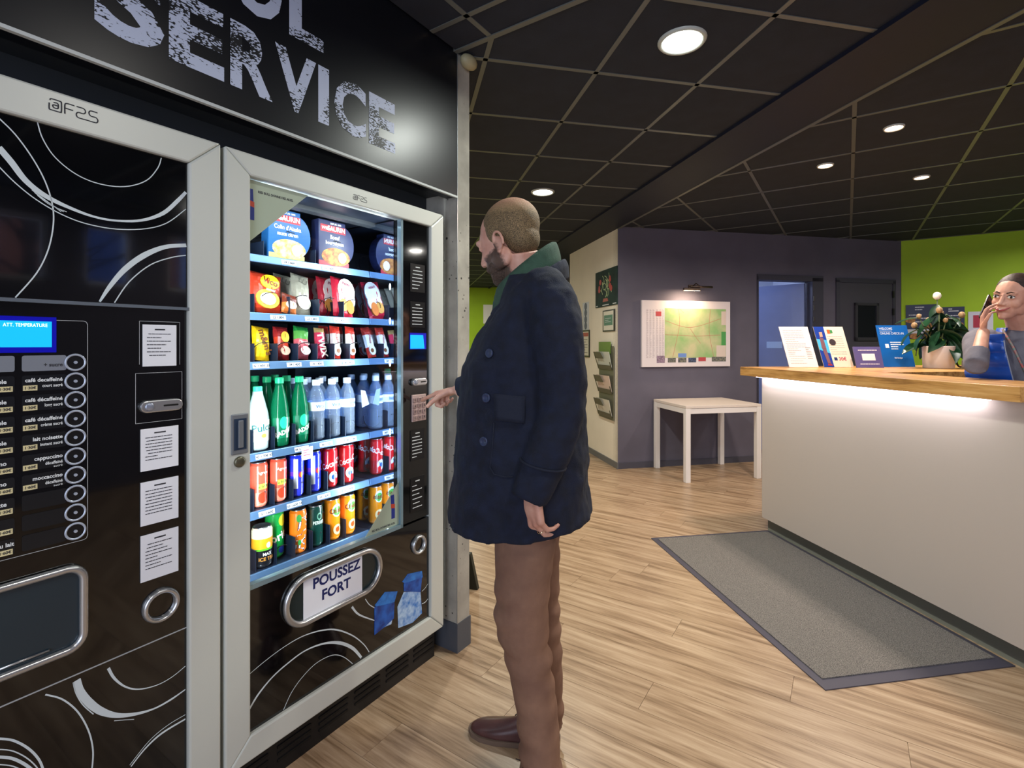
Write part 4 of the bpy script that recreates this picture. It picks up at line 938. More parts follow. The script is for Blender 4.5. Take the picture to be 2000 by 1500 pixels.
top1 = obj('worktop', OAKR, M_oak, CE, CW(.12, .145, 1.10)-CP, math.atan2(-CT.y, -CT.x), .002)
WT = MB(); WT.box(0, .812, 0, 1.75, 0, .062)
obj('worktop', WT, M_oak, CE, CW(-.2703, .145, 1.10)-CP, math.atan2(-CT.y, -CT.x), .002)
mb = MB(); cbox(mb, .095, .085, .0, -1.5, 1.094, 1.0995); obj('led_strip', mb, mat('warm_led', '#f4f0ff', .5, emit=5, ecol='#efe8ff'), CE)
p_ = CW(.088, -.72, 1.092); l_ = area('counter_led', p_, 1.45, 2.4, (.93, .90, 1), (0, 0, 0), 'RECTANGLE', .015)
q_ = (Vector((CN.x*-.55, CN.y*-.55, -1))).to_track_quat('-Z', 'Y'); 
l_.rotation_mode = 'QUATERNION'; ex = CT; ez = -Vector((CN.x*-.55, CN.y*-.55, -1)).normalized(); ey = ez.cross(ex); l_.rotation_quaternion = Matrix((ex, ey, ez)).transposed().to_quaternion()

# ------------------------------------------------------------------ flat things built on four picked corners
def qframe(bl, br, tl):
    bl, br, tl = Vector(bl), Vector(br), Vector(tl); ex = br-bl; ez = tl-bl; w, h = ex.length, ez.length; n = ez.cross(ex).normalized()
    ex = ex.normalized(); ez = ez.normalized()
    # n points away from the reader
    return (lambda x, y, z: tuple(ex*x+ez*z+n*y)), w, h, bl
def qobj(name, fr, build, m, parent=None, lab=None, cat=None, grp=None):
    fn, w, h, bl = fr; mb = MB(); build(mb, w, h, fn)
    o = obj(name, mb, m, parent, (0, 0, 0) if parent else bl)
    if lab: tag(o, lab, cat, grp)
    return o
def qtext(mb, fn, body, size, x, z, y=-.0008, align='LEFT', bold=0, rot=0, sx=1):
    t = MB(); put_text(t, body, size, x, z, y, align, bold, 0, rot, sx); mb.add(t.v, t.f, fn)
def qlines(mb, fn, *a, **k):
    t = MB(); word_lines(t, *a, **k); mb.add(t.v, t.f, fn)
ZT = 1.1635
sb = lambda px, py: fl(px, py, ZT)
lean = Vector((-.055, .045, .293))
def sheet(name, bl, br, up, m, lab, cat, t=.004):
    b0, b1 = sb(*bl), sb(*br); fr = qframe(b0, b1, b0+up)
    return fr, qobj(name, fr, lambda mb, w, h, fn: mb.box(0, w, 0, t, 0, h, fn), m, None, lab, cat)
fr, o = sheet('price_list', (1542, 717), (1599, 717), lean, mat('sheet_white', '#efe6e4', .35), 'white price list sheet leaning on the oak counter', 'price list')
qobj('small_print', fr, lambda mb, w, h, fn: (qlines(mb, fn, .02, w-.03, .13, h-.02, 11, -.0008, .0022, 31), qlines(mb, fn, .02, w*.6, .09, .13, 3, -.0008, .0022, 32), qlines(mb, fn, w*.72, w-.02, .06, .15, 7, -.0008, .004, 33, 0, .95), qlines(mb, fn, .02, w*.7, .02, .09, 4, -.0008, .002, 34)), mat('pale_print', '#9a8c8e', .6), o)
fr, o = sheet('leaflet_stand', (1610, 717), (1668, 717), lean*1.0, mat('sheet_cream', '#efe2cc', .35), 'cream leaflet with a blue strip showing a standing figure', 'leaflet')
F2 = fr
qobj('blue_strip', fr, lambda mb, w, h, fn: mb.box(0, w*.34, -.0008, 0, 0, h, fn), mat('leaflet_blue', '#1e3f9c', .35), o)
def figure(mb, w, h, fn):
    for poly, m in (([(.00, .13), (w*.34, .10), (w*.34, .20), (.0, .21)], 1), ([(.022, .14), (.05, .14), (.056, .02), (.035, .02)], 0), ([(.02, .14), (.052, .13), (.05, .215), (.025, .225)], 0), ([(.03, .225), (.05, .225), (.052, .262), (.03, .26)], 2), ([(.03, .012), (.066, .012), (.056, .026), (.034, .026)], 3)):
        mb.m = m; mb.prism(poly, -.0016-.0002*(m != 1), -.0008, fn)
qobj('figure_print', fr, figure, [mat('fig_brown', '#7a5560', .5), mat('fig_cyan', '#46b4e0', .5), mat('fig_skin', '#d9a184', .5), mat('fig_red', '#b03048', .5)], o)
X0 = fr[1]*.38; kk = 18
qobj('small_print', fr, lambda mb, w, h, fn: qlines(mb, fn, X0, w-.012, .09, .235, 9, -.0008, .002, 41), mat('pale_print'), o)
qobj('badge', fr, lambda mb, w, h, fn: mb.prism([(X0+.028+.024*math.cos(2*math.pi*i/kk), .185+.024*math.sin(2*math.pi*i/kk)) for i in range(kk)], -.0016, -.0009, fn), mat('badge_dark', '#3a3036', .5), o)
qobj('logo_block', fr, lambda mb, w, h, fn: mb.prism([(X0+.01, .25), (X0+.03, .25), (X0+.03, .28), (X0+.01, .28)], -.0012, 0, fn), mat('logo_orange', '#d8602c', .5), o)
qobj('logo_block', fr, lambda mb, w, h, fn: mb.prism([(X0+.03, .25), (X0+.05, .255), (X0+.048, .276), (X0+.03, .28)], -.0012, 0, fn), mat('logo_green', '#3f8f52', .5), o)
qobj('logo_block', fr, lambda mb, w, h, fn: mb.prism([(X0+.008, .05), (X0+.03, .05), (X0+.03, .072), (X0+.008, .072)], -.0012, 0, fn), mat('logo_navy', '#24386e', .5), o)
qobj('price_text', fr, lambda mb, w, h, fn: qtext(mb, fn, '30€', .034, X0+.04, .06, -.0012, 'LEFT', .0006), mat('price_pink', '#b8405c', .5), o)
fr, o = sheet('desk_card', (1674, 718), (1727, 718), Vector((-.008, .03, .148)), mat('card_purple', '#5b5487', .4), 'small purple card with a white panel on the oak counter', 'card', .01)
qobj('card_print', fr, lambda mb, w, h, fn: (mb.box(w*.26, w*.74, -.001, 0, h*.34, h*.66, fn), qlines(mb, fn, w*.15, w*.85, h*.76, h*.90, 1, -.001, .005, 51, 0, 1), qlines(mb, fn, w*.15, w*.85, h*.10, h*.24, 1, -.001, .005, 52, 0, 1)), mat('card_white', '#e9e4e6', .4), o)
fr, o = sheet('counter_sign', (1727, 716.5), (1788, 716.5), Vector((-.03, .045, .305)), mat('sign_blue', '#1263b4', .35), 'blue online check-in sign standing behind the purple card', 'sign')
M_sw = mat('sign_white', '#dfe9f6', .5)
for tx_, sz_, x_, dz_, bo_ in (('WELCOME', .024, .018, -.026, .0002), ('ONLINE CHECK-IN', .0245, .018, -.062, .0002)):
    qobj('sign_text', fr, lambda mb, w, h, fn: qtext(mb, fn, tx_, sz_, x_, h+dz_, -.0009, 'LEFT', bo_, sx=.84), M_sw, o)
qobj('sign_rule', fr, lambda mb, w, h, fn: mb.box(.018, .11, -.0009, 0, h-.045, h-.0425, fn), M_sw, o)
qobj('small_print', fr, lambda mb, w, h, fn: qlines(mb, fn, .08, w-.04, .125, .19, 4, -.0009, .007, 61, 0, .9), M_sw, o)
qobj('sign_icon', fr, lambda mb, w, h, fn: mb.box(.04, .066, -.0009, 0, .14, .17, fn), M_sw, o)
qobj('brand_text', fr, lambda mb, w, h, fn: qtext(mb, fn, 'ibis budget', .017, .09, .066, -.0009, 'LEFT', .0004, sx=.8), M_sw, o)

# ------------------------------------------------------------------ potted plant
PP = fl(1833, 719, ZT)
plant = empty('potted_plant', PP, 0, 'potted plant with drooping dark leaves and pale buds in a white pot', 'plant')
mb = MB(); mb.lathe([(.080, 0), (.086, .004), (.091, .15), (.091, .153), (.084, .153), (.080, .13), (1e-4, .13)], 28, caps=False); obj('pot', mb, mat('pot_white', '#dcd6d4', .4), plant, smooth=True)
mb = MB(); mb.lathe([(1e-4, .132), (.082, .132)], 20, caps=False); obj('soil', mb, mat('soil', '#2c2018', .9), plant)
M_leafg = mat('leaf_dark_green', '#1f4a2c', .35, col2='#12301f', vscale=12); M_stem = mat('stem_green', '#4a5a34', .6); M_bud = mat('bud_cream', '#b89a70', .6, col2='#8a6a48', vscale=60); M_budw = mat('bud_white', '#f0ead8', .5)
rgp = random.Random(12)
leaf_me = None
def leaf_mesh():
    mb = MB(); n = 7
    for i in range(n):
        t = i/(n-1); w = .040*math.sin(math.pi*min(1, t*.92+.06))**.8*(1-.15*t); z = -.035*t*t*2
        for u in (-1, 0, 1): mb.v.append((u*w, t*.15, z+abs(u)*.008))
    for i in range(n-1):
        for u in (0, 1): a = i*3+u; mb.f.append([a, a+1, a+4, a+3]); mb.mi.append(0)
    return mb
heads = []
for k in range(9):
    a = k*2.4; rr_ = rgp.uniform(.07, .19); hx, hy, hz = rr_*math.cos(a), rr_*math.sin(a)*.7, rgp.uniform(.27, .40)
    if k == 0: hx, hy, hz = -.01, 0, .49
    mb = MB(); mb.tube([(hx*.15, hy*.15, .12), (hx*.4, hy*.4, hz*.6), (hx, hy, hz)], [.006, .005, .0035], 6); obj('stem', mb, M_stem, plant, smooth=True); heads.append((hx, hy, hz))
for k, (hx, hy, hz) in enumerate(heads[:8]):
    mb = MB(); mb.sphere((0, 0, 0), (.019 if k % 2 else .015) if k else .024, 10, 7, (1, 1, 1.15)); o = obj('flower_bud', mb, M_bud if k else M_budw, plant, (hx, hy, hz+.01), smooth=True)
for k in range(46):
    hx, hy, hz = heads[k % 9]; f_ = rgp.uniform(.45, 1.0); a = rgp.uniform(0, 6.28)
    if leaf_me is None: o = obj('leaf', leaf_mesh(), M_leafg, plant, smooth=True); leaf_me = o.data
    else: o = bpy.data.objects.new('leaf', leaf_me); COL.objects.link(o); o.parent = plant
    o.location = (hx*f_, hy*f_, max(.16, hz*f_)); o.rotation_euler = (R(rgp.uniform(-60, 15)), R(rgp.uniform(-30, 30)), a); sc_ = rgp.uniform(.75, 1.25); o.scale = (sc_, sc_, sc_)
# striped tape roll beside the plant
tp = fl(1876, 718, ZT); 
mb = MB(); mb.tube([(.045*math.cos(2*math.pi*i/20), 0, .05+.045*math.sin(2*math.pi*i/20)) for i in range(20)], .006, 8, closed=True); o = obj('cable_loop', mb, mat('cable_black', '#1a1c22', .5), None, tp, R(20), smooth=True); tag(o, 'black cable loop standing on the counter beside the plant', 'cable')
mb = MB(); mb.box(-.03, .03, -.02, .02, 0, .055); o = obj('striped_box', mb, mat('box_white', '#e0dcdc', .5), None, fl(1890, 719, ZT), R(15), .003); tag(o, 'small white box with a red stripe beside the cable loop', 'box')
mb = MB(); mb.box(-.012, .012, -.021, .021, .002, .0552); obj('stripe', mb, mat('stripe_red', '#b02038', .5), o)

# ------------------------------------------------------------------ side table
TB = empty('side_table', Vector((2.0, 5.2, 0)), BANG, 'small white square legged table under the wall map', 'table')
M_tw = mat('table_white', '#e6e0dc', .4)
cor = [(1.675, 4.852), (2.437, 5.0), (2.32, 5.574), (1.56, 5.436)]
def tl(x, y): dx, dy = x-2.0, y-5.2; return (dx*BP[0]+dy*BP[1], -dx*BP[1]+dy*BP[0])
cl_ = [tl(*c) for c in cor]; x0 = (cl_[0][0]+cl_[3][0])/2; x1 = (cl_[1][0]+cl_[2][0])/2; y0 = (cl_[0][1]+cl_[1][1])/2; y1 = (cl_[2][1]+cl_[3][1])/2
mb = MB(); mb.box(x0-.025, x1+.025, y0-.025, y1+.025, .712, .737); obj('tabletop', mb, mat('table_top_pale', '#dccfc4', .35), TB, bevel=.002)
for x, y in ((x0, y0), (x1, y0), (x1, y1), (x0, y1)):
    mb = MB(); mb.box(x-.025, x+.025, y-.025, y+.025, 0, .711); obj('leg', mb, M_tw, TB, bevel=.003)
for a_ in ((x0+.026, x1-.026, y0-.02, y0+.02), (x0+.026, x1-.026, y1-.02, y1+.02), (x0-.02, x0+.02, y0+.026, y1-.026), (x1-.02, x1+.02, y0+.026, y1-.026)):
    mb = MB(); mb.box(*a_, .66, .711); obj('apron', mb, M_tw, TB)
TB2 = copy_tree(TB); TB2.location = W(-1.35, 2.75); TB2.rotation_euler = (0, 0, ANG); TB2['label'] = 'white square legged table that shows only as a reflection in the hot drinks machine'

# ------------------------------------------------------------------ wall map and its picture light
C0 = B(2.228, CB)
def hit(px, py, P0, dr):
    m = (px-1000)/F_PX; t = (m*P0.y-P0.x)/(dr[0]-m*dr[1]); d = P0.y+t*dr[1]
    return Vector((P0.x+t*dr[0], d, CAM_H-(py-HOR)/F_PX*d))
dwall = lambda px, py: hit(px, py, C0-Vector((BD[0], BD[1], 0))*.03, BP)
bl, br, tl_ = dwall(1254, 717), dwall(1426, 714), dwall(1254, 586)
fr = qframe(bl, (br.x, br.y, bl.z), tl_)
mapo = qobj('wall_map', fr, lambda mb, w, h, fn: mb.box(0, w, 0, .029, 0, h, fn), mat('map_board', '#e2d8da', .3), None, 'large white framed town map on the dark wall above the table', 'map')
def mp_pr(mb, w, h, fn):
    k = lambda x, y: (w*(x-100)/1300, h*(1330-y)/990)
    def bx(x0, y0, x1, y1, m, yy=-.001):
        mb.m = m; a, b = k(x0, y1), k(x1, y0); mb.box(a[0], b[0], yy, 0, a[1], b[1], fn)
    bx(425, 455, 1335, 1195, 0); bx(1265, 490, 1335, 700, 5, -.0014); bx(1265, 800, 1335, 1010, 1, -.0014); bx(1190, 1010, 1330, 1195, 5, -.0014)
    for q, m in ((( 310, 1165, 425, 1270), 2), ((470, 1195, 585, 1265), 3), ((620, 1130, 740, 1190), 4), ((620, 1195, 740, 1265), 3), ((770, 1195, 885, 1265), 6), ((920, 1190, 1030, 1250), 7), ((1120, 1185, 1335, 1255), 3), ((295, 505, 375, 575), 7)): bx(*q, m, -.0018)
    mb.m = 8
    for c_ in (160, 205, 250, 300, 345, 385):
        a, b = k(c_, 1200), k(c_+35, 470); qlines(mb, fn, a[0], b[0], a[1], b[1], 46, -.001, .003, c_, .2, .8)
    mb.m = 9
    for q in ([(640, 460), (700, 520)], [(430, 850), (700, 860), (900, 870), (1250, 850)], [(800, 760), (870, 870), (950, 980)], [(620, 460), (640, 700), (540, 1190)], [(1100, 460), (1080, 800), (1150, 1190)], [(430, 640), (800, 740), (1260, 600)]):
        t = MB(); stroke(t, [k(*p) for p in q], .004, -.0015, raw=True); mb.add(t.v, t.f, fn)
qobj('map_print', fr, mp_pr, [mat('map_area', '#c9c59a', .5, col2='#8fb878', vscale=6), mat('map_green', '#4f9a54', .5), mat('map_mauve', '#a890a4', .5, col2='#6a5a6a', vscale=60), mat('map_photo', '#8d8a78', .5, col2='#3c4450', vscale=60), mat('map_blue', '#6f8fd0', .5), mat('map_pale', '#d8c8bc', .5), mat('map_photo2', '#5a6a90', .5, col2='#30302c', vscale=60), mat('map_red', '#b84a50', .5), mat('map_ink', '#a89aa2', .5), mat('map_road', '#c07a6a', .5)], mapo)
lp = dwall(1338, 568)
PL_ = empty('picture_light', lp+Vector((BD[0], BD[1], 0))*.03, BANG, 'slim dark metal picture light glowing above the wall map', 'lamp')
M_br = mat('lamp_metal', '#6a5a50', .3, metal=.9)
mb = MB(); mb.tube([(-.02, -.17, .03), (.24, -.17, .03)], .011, 10); obj('bar', mb, M_br, PL_, smooth=True)
mb = MB(); mb.tube([(.09, -.0, .04), (.09, -.10, .075), (.09, -.17, .035)], .006, 8); obj('arm', mb, M_br, PL_, smooth=True)
mb = MB(); mb.box(.055, .125, -.015, -.0, .0, .07); obj('wall_plate', mb, M_br, PL_)
mb = MB(); mb.box(-.10, .09, -.185, -.155, -.012, .016); obj('lamp_head', mb, M_br, PL_, bevel=.004)
mb = MB(); mb.box(-.095, .085, -.18, -.16, -.014, -.0125); obj('bulb', mb, mat('warm_bulb', '#ffe2b0', .5, emit=25, ecol='#ffd8a0'), PL_)
wp = lp+Vector((BD[0], BD[1], 0))*.03
pl1 = area('picture_lamp', wp-Vector((BD[0], BD[1], 0))*.17-Vector((BP[0], BP[1], 0))*.0+Vector((0, 0, -.02)), .2, 4.2, (1, .74, .48), (R(14), 0, BANG), 'RECTANGLE', .03)

# ------------------------------------------------------------------ white wall: poster, frames, leaflet rack
BDv = Vector((BD[0], BD[1], 0)); BPv = Vector((BP[0], BP[1], 0))
wwall = lambda px, py, off=.012: hit(px, py, C0-BPv*off, BD)
def wframe(name, l, r, tl, tr, bl_, br_, m, lab, cat, off=.012):
    # l = far edge pixel, r = near edge pixel
    a = wwall(l, bl_, off); b = wwall(r, br_, off); c = wwall(l, tl, off); fr = qframe(a, (b.x, b.y, a.z), c)
    return fr, qobj(name, fr, lambda mb, w, h, fn: mb.box(0, w, 0, off-.001, 0, h, fn), m, None, lab, cat)
fr, o = wframe('art_poster', 1163, 1205, 534, 521, 602, 595, mat('poster_green', '#1d3a34', .75, col2='#0f2422', vscale=8), 'dark green poster with a plant and red flowers on the white wall', 'poster')
rga = random.Random(5); M_art = [mat('art_leaf', '#8fb47a', .6, col2='#dfe6b0', vscale=30), mat('art_red', '#b03a34', .6), mat('art_pot', '#a8564a', .6)]
for i_ in range(22):
    x_ = .5+rga.gauss(0, .12); z_ = min(.66, max(.25, .48+rga.gauss(0, .13))); a_ = rga.uniform(.6, 2.6); L_ = rga.uniform(.05, .11)
    def stem_(mb, w, h, fn): t = MB(); stroke(t, [(w*x_, h*z_), (w*x_+L_*.5*math.cos(a_), h*z_+L_*.5*math.sin(a_)), (w*x_+L_*math.cos(a_+.4), h*z_+L_*math.sin(a_+.4))], .008, -.001-.00003*i_, raw=True); mb.add(t.v, t.f, fn)
    qobj('painted_stem', fr, stem_, M_art[0], o)
for i_ in range(7):
    x_ = rga.choice((.2, .25, .7, .75, .3)); z_ = rga.uniform(.45, .75); r__ = rga.uniform(.02, .04)
    qobj('painted_flower', fr, lambda mb, w, h, fn: mb.prism([(w*x_+r__*math.cos(2*math.pi*j/9), h*z_+r__*math.sin(2*math.pi*j/9)) for j in range(9)], -.002-.0001*i_, -.0005, fn), M_art[1], o)
qobj('painted_pot', fr, lambda mb, w, h, fn: mb.prism([(w*.36, h*.13), (w*.62, h*.13), (w*.58, h*.22), (w*.4, h*.22)], -.0012, 0, fn), M_art[2], o)
for u0, u1 in ((.03, .12), (.35, .65), (.82, .97)): qobj('caption_bar', fr, lambda mb, w, h, fn: mb.box(w*u0, w*u1, -.001, 0, h*.03, h*.05, fn), M_wprint, o)
def framed(l, r, tl, tr, b0, b1, inner, lab, cat='framed notice'):
    fr, o = wframe('framed_notice', l, r, tl, tr, b0, b1, mat('frame_dark', '#26241f', .4), lab, cat)
    qobj('sheet', fr, lambda mb, w, h, fn: mb.box(w*.08, w*.92, -.001, 0, h*.06, h*.94, fn), mat('frame_paper', '#ddd8c8', .5), o)
    return fr, o
fr, o = framed(1177, 1200, 607, 604, 648, 647, None, 'small black frame with a green plate under the plant poster')
qobj('green_plate', fr, lambda mb, w, h, fn: mb.box(w*.14, w*.86, -.0018, -.001, h*.28, h*.76, fn), mat('plate_teal', '#4f7f68', .5), o)
qobj('plate_print', fr, lambda mb, w, h, fn: qlines(mb, fn, w*.22, w*.78, h*.4, h*.65, 3, -.0024, .004, 3, 0, .9), M_wprint, o)
fr, o = framed(1137.5, 1150.5, 645, 645, 697, 696, None, 'narrow black frame with a red headed notice near the corridor')
qobj('red_header', fr, lambda mb, w, h, fn: mb.box(w*.12, w*.9, -.0018, -.001, h*.76, h*.9, fn), mat('notice_red', '#b0463c', .5), o)
qobj('notice_print', fr, lambda mb, w, h, fn: qlines(mb, fn, w*.18, w*.85, h*.12, h*.7, 6, -.0018, .006, 9), M_dprint, o)
fr, o = wframe('paper_notice', 1138, 1150, 592, 590, 645, 640, mat('notice_pale', '#c9cdd6', .5), 'pale paper notice with small pictograms above the narrow frame', 'notice', .003)
for zz_ in (.85, .62, .38, .15):
    qobj('pictogram', fr, lambda mb, w, h, fn: mb.prism([(w*.5+w*.22*math.cos(2*math.pi*i/10), h*zz_+w*.22*math.sin(2*math.pi*i/10)) for i in range(10)], -.001, 0, fn), mat('pictogram_grey', '#5a6274', .6), o)
# leaflet rack
ra, rb_ = wwall(1170, 812, .02), wwall(1198, 818, .02); rtop = wwall(1170, 676, .02)
RK = empty('leaflet_rack', Vector((ra.x, ra.y, ra.z)), math.atan2(-BD[1], -BD[0]), 'grey metal wall rack with three tilted leaflet pockets', 'leaflet rack')
RW = (Vector((rb_.x, rb_.y, 0))-Vector((ra.x, ra.y, 0))).length; RH = rtop.z-ra.z
M_rk = mat('rack_grey', '#6f6e5e', .45, metal=.3)
mb = MB(); mb.box(0, RW, .0, .008, 0, RH); obj('back_plate', mb, M_rk, RK)
for i in range(3):
    zb = RH*(.03+.325*i); hgt = RH*.24
    mb = MB()
    for poly in ([(0.004, 0), (.03, 0), (.03, hgt), (.004, hgt)], [(RW-.03, 0), (RW-.004, 0), (RW-.004, hgt*.45), (RW-.03, hgt*.45)], [(.004, 0), (RW-.004, 0), (RW-.004, hgt*.25), (.004, hgt*.25)], [(.004, hgt*.62), (RW*.62, hgt*.62), (RW*.5, hgt), (.004, hgt)]):
        mb.prism(poly, -.001, .001, lambda x, y, z: (x, y-.01-z*.32, zb+z))
    pk = obj('pocket', mb, M_rk, RK)
    mb = MB(); mb.box(.02, RW-.02, -.006, -.002, zb+.02, zb+hgt*1.02, lambda x, y, z: (x, y-(z-zb)*.2, z)); obj('leaflet', mb, mat('leaflet_%d' % i, ('#d9d4c4', '#e0c8b8', '#ccd0c4')[i], .5), RK)
mb = MB(); mb.box(.02, RW-.06, -.012, -.004, RH*.9, RH*1.06); obj('leaflet', mb, mat('leaflet_green', '#6c8a3a', .5), RK)
# ------------------------------------------------------------------ green wall posters
G0 = Vector(W(6.097, 1.966)); gw = lambda px, py, off=.01: hit(px, py, G0-Vector((U[0], U[1], 0))*off, N)
def gposter(l, r, t, b, m, lab, cat, name='wall_poster'):
    a, c, d = gw(l, b), gw(r, b), gw(l, t); fr = qframe(a, (c.x, c.y, a.z), d)
    return fr, qobj(name, fr, lambda mb, w, h, fn: mb.box(0, w, 0, .009, 0, h, fn), m, None, lab, cat)
for l, r, t, b_, lab, sd in ((1769, 1830, 596, 662, 'dark navy menu poster with food pictures on the lime wall', 1), (1839, 1884, 600, 656, 'second navy menu poster on the lime wall behind the plant', 2)):
    fr, o = gposter(l, r, t, b_, mat('menu_navy', '#232a4c', .4), lab, 'poster')
    qobj('menu_text', fr, lambda mb, w, h, fn: (qlines(mb, fn, w*.3, w*.75, h*.82, h*.96, 2, -.001, .012, sd, 0, 1), qlines(mb, fn, w*.1, w*.9, h*.45, h*.75, 3, -.001, .012, sd+5, .5, .9)), mat('menu_white', '#c9cbd6', .5), o)
    qobj('menu_band', fr, lambda mb, w, h, fn: mb.box(0, w, -.001, 0, h*.16, h*.28, fn), mat('menu_white'), o)
    for cx, cz in ((.15, .55), (.72, .38), (.3, .08)): qobj('dish_photo', fr, lambda mb, w, h, fn: mb.prism([(w*cx+.05*math.cos(2*math.pi*i/12), h*cz+.035*math.sin(2*math.pi*i/12)) for i in range(12)], -.0016, -.0004, fn), mat('menu_food', '#c08a4a', .5, col2='#6a3a20', vscale=40), o)
fr, o = gposter(1891, 1940, 609, 648, mat('sheet_lilac', '#cfcfe0', .5), 'white sheet with a red rectangle on the lime wall', 'notice', 'paper_notice')
qobj('red_block', fr, lambda mb, w, h, fn: mb.box(w*.2, w*.62, -.001, 0, h*.2, h*.82, fn), mat('block_red', '#b03048', .5), o)
# far corridor notice
fw = lambda px, py: hit(px, py, B(0, 11.09), BP)
a, c, d = fw(944, 632), fw(975, 632), fw(944, 595); fr = qframe(a, (c.x, c.y, a.z), d)
qobj('paper_notice', fr, lambda mb, w, h, fn: mb.box(0, w, 0, .004, 0, h, fn), mat('notice_bright', '#f0efe8', .5), None, 'white notice on the far lime wall at the end of the corridor', 'notice')

# ------------------------------------------------------------------ door mat
mc = [fl(1268, 1052), fl(1500, 1037), fl(1990, 1300), fl(1610, 1350)]
ctr = sum(mc, Vector())/4; axx = ((mc[1]-mc[0])+(mc[2]-mc[3])).normalized(); ayy = Vector((-axx.y, axx.x, 0)); mw, ml = .885, 1.535
def mbx(mb, x0, x1, y0, y1, z0, z1): mb.slab([(axx*x+ayy*y)[:2] for x, y in ((x0, y0), (x1, y0), (x1, y1), (x0, y1))], z0, z1)
mb = MB(); mbx(mb, -mw/2, mw/2, -ml/2, ml/2, 0, .004); dm = obj('door_mat', mb, mat('mat_rubber', '#45424e', .45), None, ctr+Vector((0, 0, .0002))); tag(dm, 'dark speckled entrance mat with rubber border along the counter', 'mat')
M_pile = mat('mat_pile', '#8d8780', .95, col2='#3a3634', vscale=330, bump=.6, bscale=300)
mb = MB(); mbx(mb, -mw/2+.035, mw/2-.03, -ml/2+.055, ml/2-.03, .004, .0085); obj('carpet_pile', mb, M_pile, dm)
# dark board standing behind the pillar
mb = MB(); bp_ = fl(925, 1152); mb.prism([(-.25, 0), (.022, 0), (-.02, .19), (-.25, .19)], 0, .03); o = obj('floor_board', mb, mat('board_dark', '#20251e', .5), None, bp_, R(-15)); tag(o, 'dark low board standing on the floor behind the concrete pillar', 'board')

# ------------------------------------------------------------------ ceiling lamps
M_down = mat('downlight_glow', '#ffffff', .5, emit=14, ecol='#f6fff4'); M_ringw = mat('downlight_ring', '#b9bcb4', .4)
def downlight(px, py, r, power, col, lab, glow, grp=None):
    d = F_PX*(ZC-CAM_H)/(HOR-py); p = Vector(((px-1000)/F_PX*d, d, ZC))
    E_ = empty('ceiling_downlight', p, 0, lab, 'ceiling lamp', grp)
    mb = MB(); mb.lathe([(r*.84, .004), (r*.86, -.007), (r*.97, -.009), (r*1.04, -.001), (r*1.04, .003)], 32, caps=False); obj('trim_ring', mb, M_ringw, E_, smooth=True)
    mb = MB(); mb.lathe([(1e-4, -.003), (r*.85, -.003)], 28, caps=False); obj('diffuser', mb, glow, E_)
    area('downlight_lamp', p-Vector((0, 0, .02)), r*1.6, power*.62, col, (0, 0, 0), 'DISK', None, 165)
downlight(1332, 80, .094, 34, (.95, 1, .93), 'large round white downlight in the tiled ceiling before the dark band', M_down)
downlight(1060, 375, .094, 46, (1, .97, .85), 'large round downlight in the tiled ceiling above the corridor', M_down)
M_warm = mat('spot_glow', '#ffe6d0', .5, emit=16, ecol='#ffdcc0')
for px, py, lab in ((1746, 249, 'small warm recessed spot over the desk nearest the dark ceiling band'), (1612, 323, 'small warm recessed spot towards the dark wall and map'), (1800, 346, 'small warm recessed spot towards the lime wall')):
    downlight(px, py, .05, 30, (1, .84, .72), lab, M_warm)
# unseen lamps without fittings, added to brighten the lobby and desk
for s_, o_ in ((-.75, 1.6), (-2.6, 1.2), (-2.6, 3.0), (.6, 3.4), (3.2, 3.3), (4.9, 3.3)):
    p = W(s_, o_, ZC); area('added_lobby_lamp', p-Vector((0, 0, .02)), .16, 9 if s_ < 0 else 17, (1, .96, .88), (0, 0, 0), 'DISK', None, 165)
p = B(.8, 9.2, ZC); area('corridor_lamp', p-Vector((0, 0, .02)), .3, 45, (1, 1, .85))
# beige detector at the pillar head
mb = MB(); q_ = W(.075, .05, ZC+.008); mb.sphere((0, 0, 0), .05, 16, 8, (.95, .6, .62)); o = obj('motion_detector', mb, mat('detector_beige', '#a59b78', .5), None, q_-Vector((0, 0, .035)), ANG, smooth=True); tag(o, 'beige rounded motion detector at the head of the concrete pillar', 'detector')

# ------------------------------------------------------------------ street outside the high windows (seen mirrored in the black glass)
HB = empty('brick_house', W(0, 9.5), ANG, 'brick house across the street mirrored in the hot drinks machine', 'house')
mb = MB(); mb.box(-6, 6, -.2, 0, 0, 7); obj('facade', mb, mat('brick_pale', '#a5664c', .9, col2='#8a5340', vscale=25), HB)
for x_ in (-4.2, -2.4, -.6, 1.2, 3.0):
    for z_ in (2.2, 4.4):
        mb = MB(); mb.box(x_, x_+.9, 0, .06, z_, z_+1.3); wn = obj('window', mb, mat('house_frame', '#a9b4c6', .5), HB)
        mb = MB(); mb.box(x_+.08, x_+.82, .055, .07, z_+.08, z_+1.22); obj('pane', mb, mat('house_pane', '#3a4f80', .1), wn)
mb = MB(); mb.box(-12, 12, -8.5, 6, -.12, -.02); gr = obj('floor_street', mb, mat('asphalt', '#5a5a5e', .9), None, W(0, 12.8), ANG); structure(gr)
TR = empty('bare_tree', W(.2, 7.0), 0, 'bare branched street tree mirrored in the hot drinks machine', 'tree')
rgt = random.Random(3); M_bark = mat('bark', '#2e2620', .9)
mb = MB(); mb.tube([(0, 0, 0), (.05, 0, 1.2), (0, .05, 2.4), (.05, 0, 4)], [.11, .09, .07, .04], 8); obj('trunk', mb, M_bark, TR)
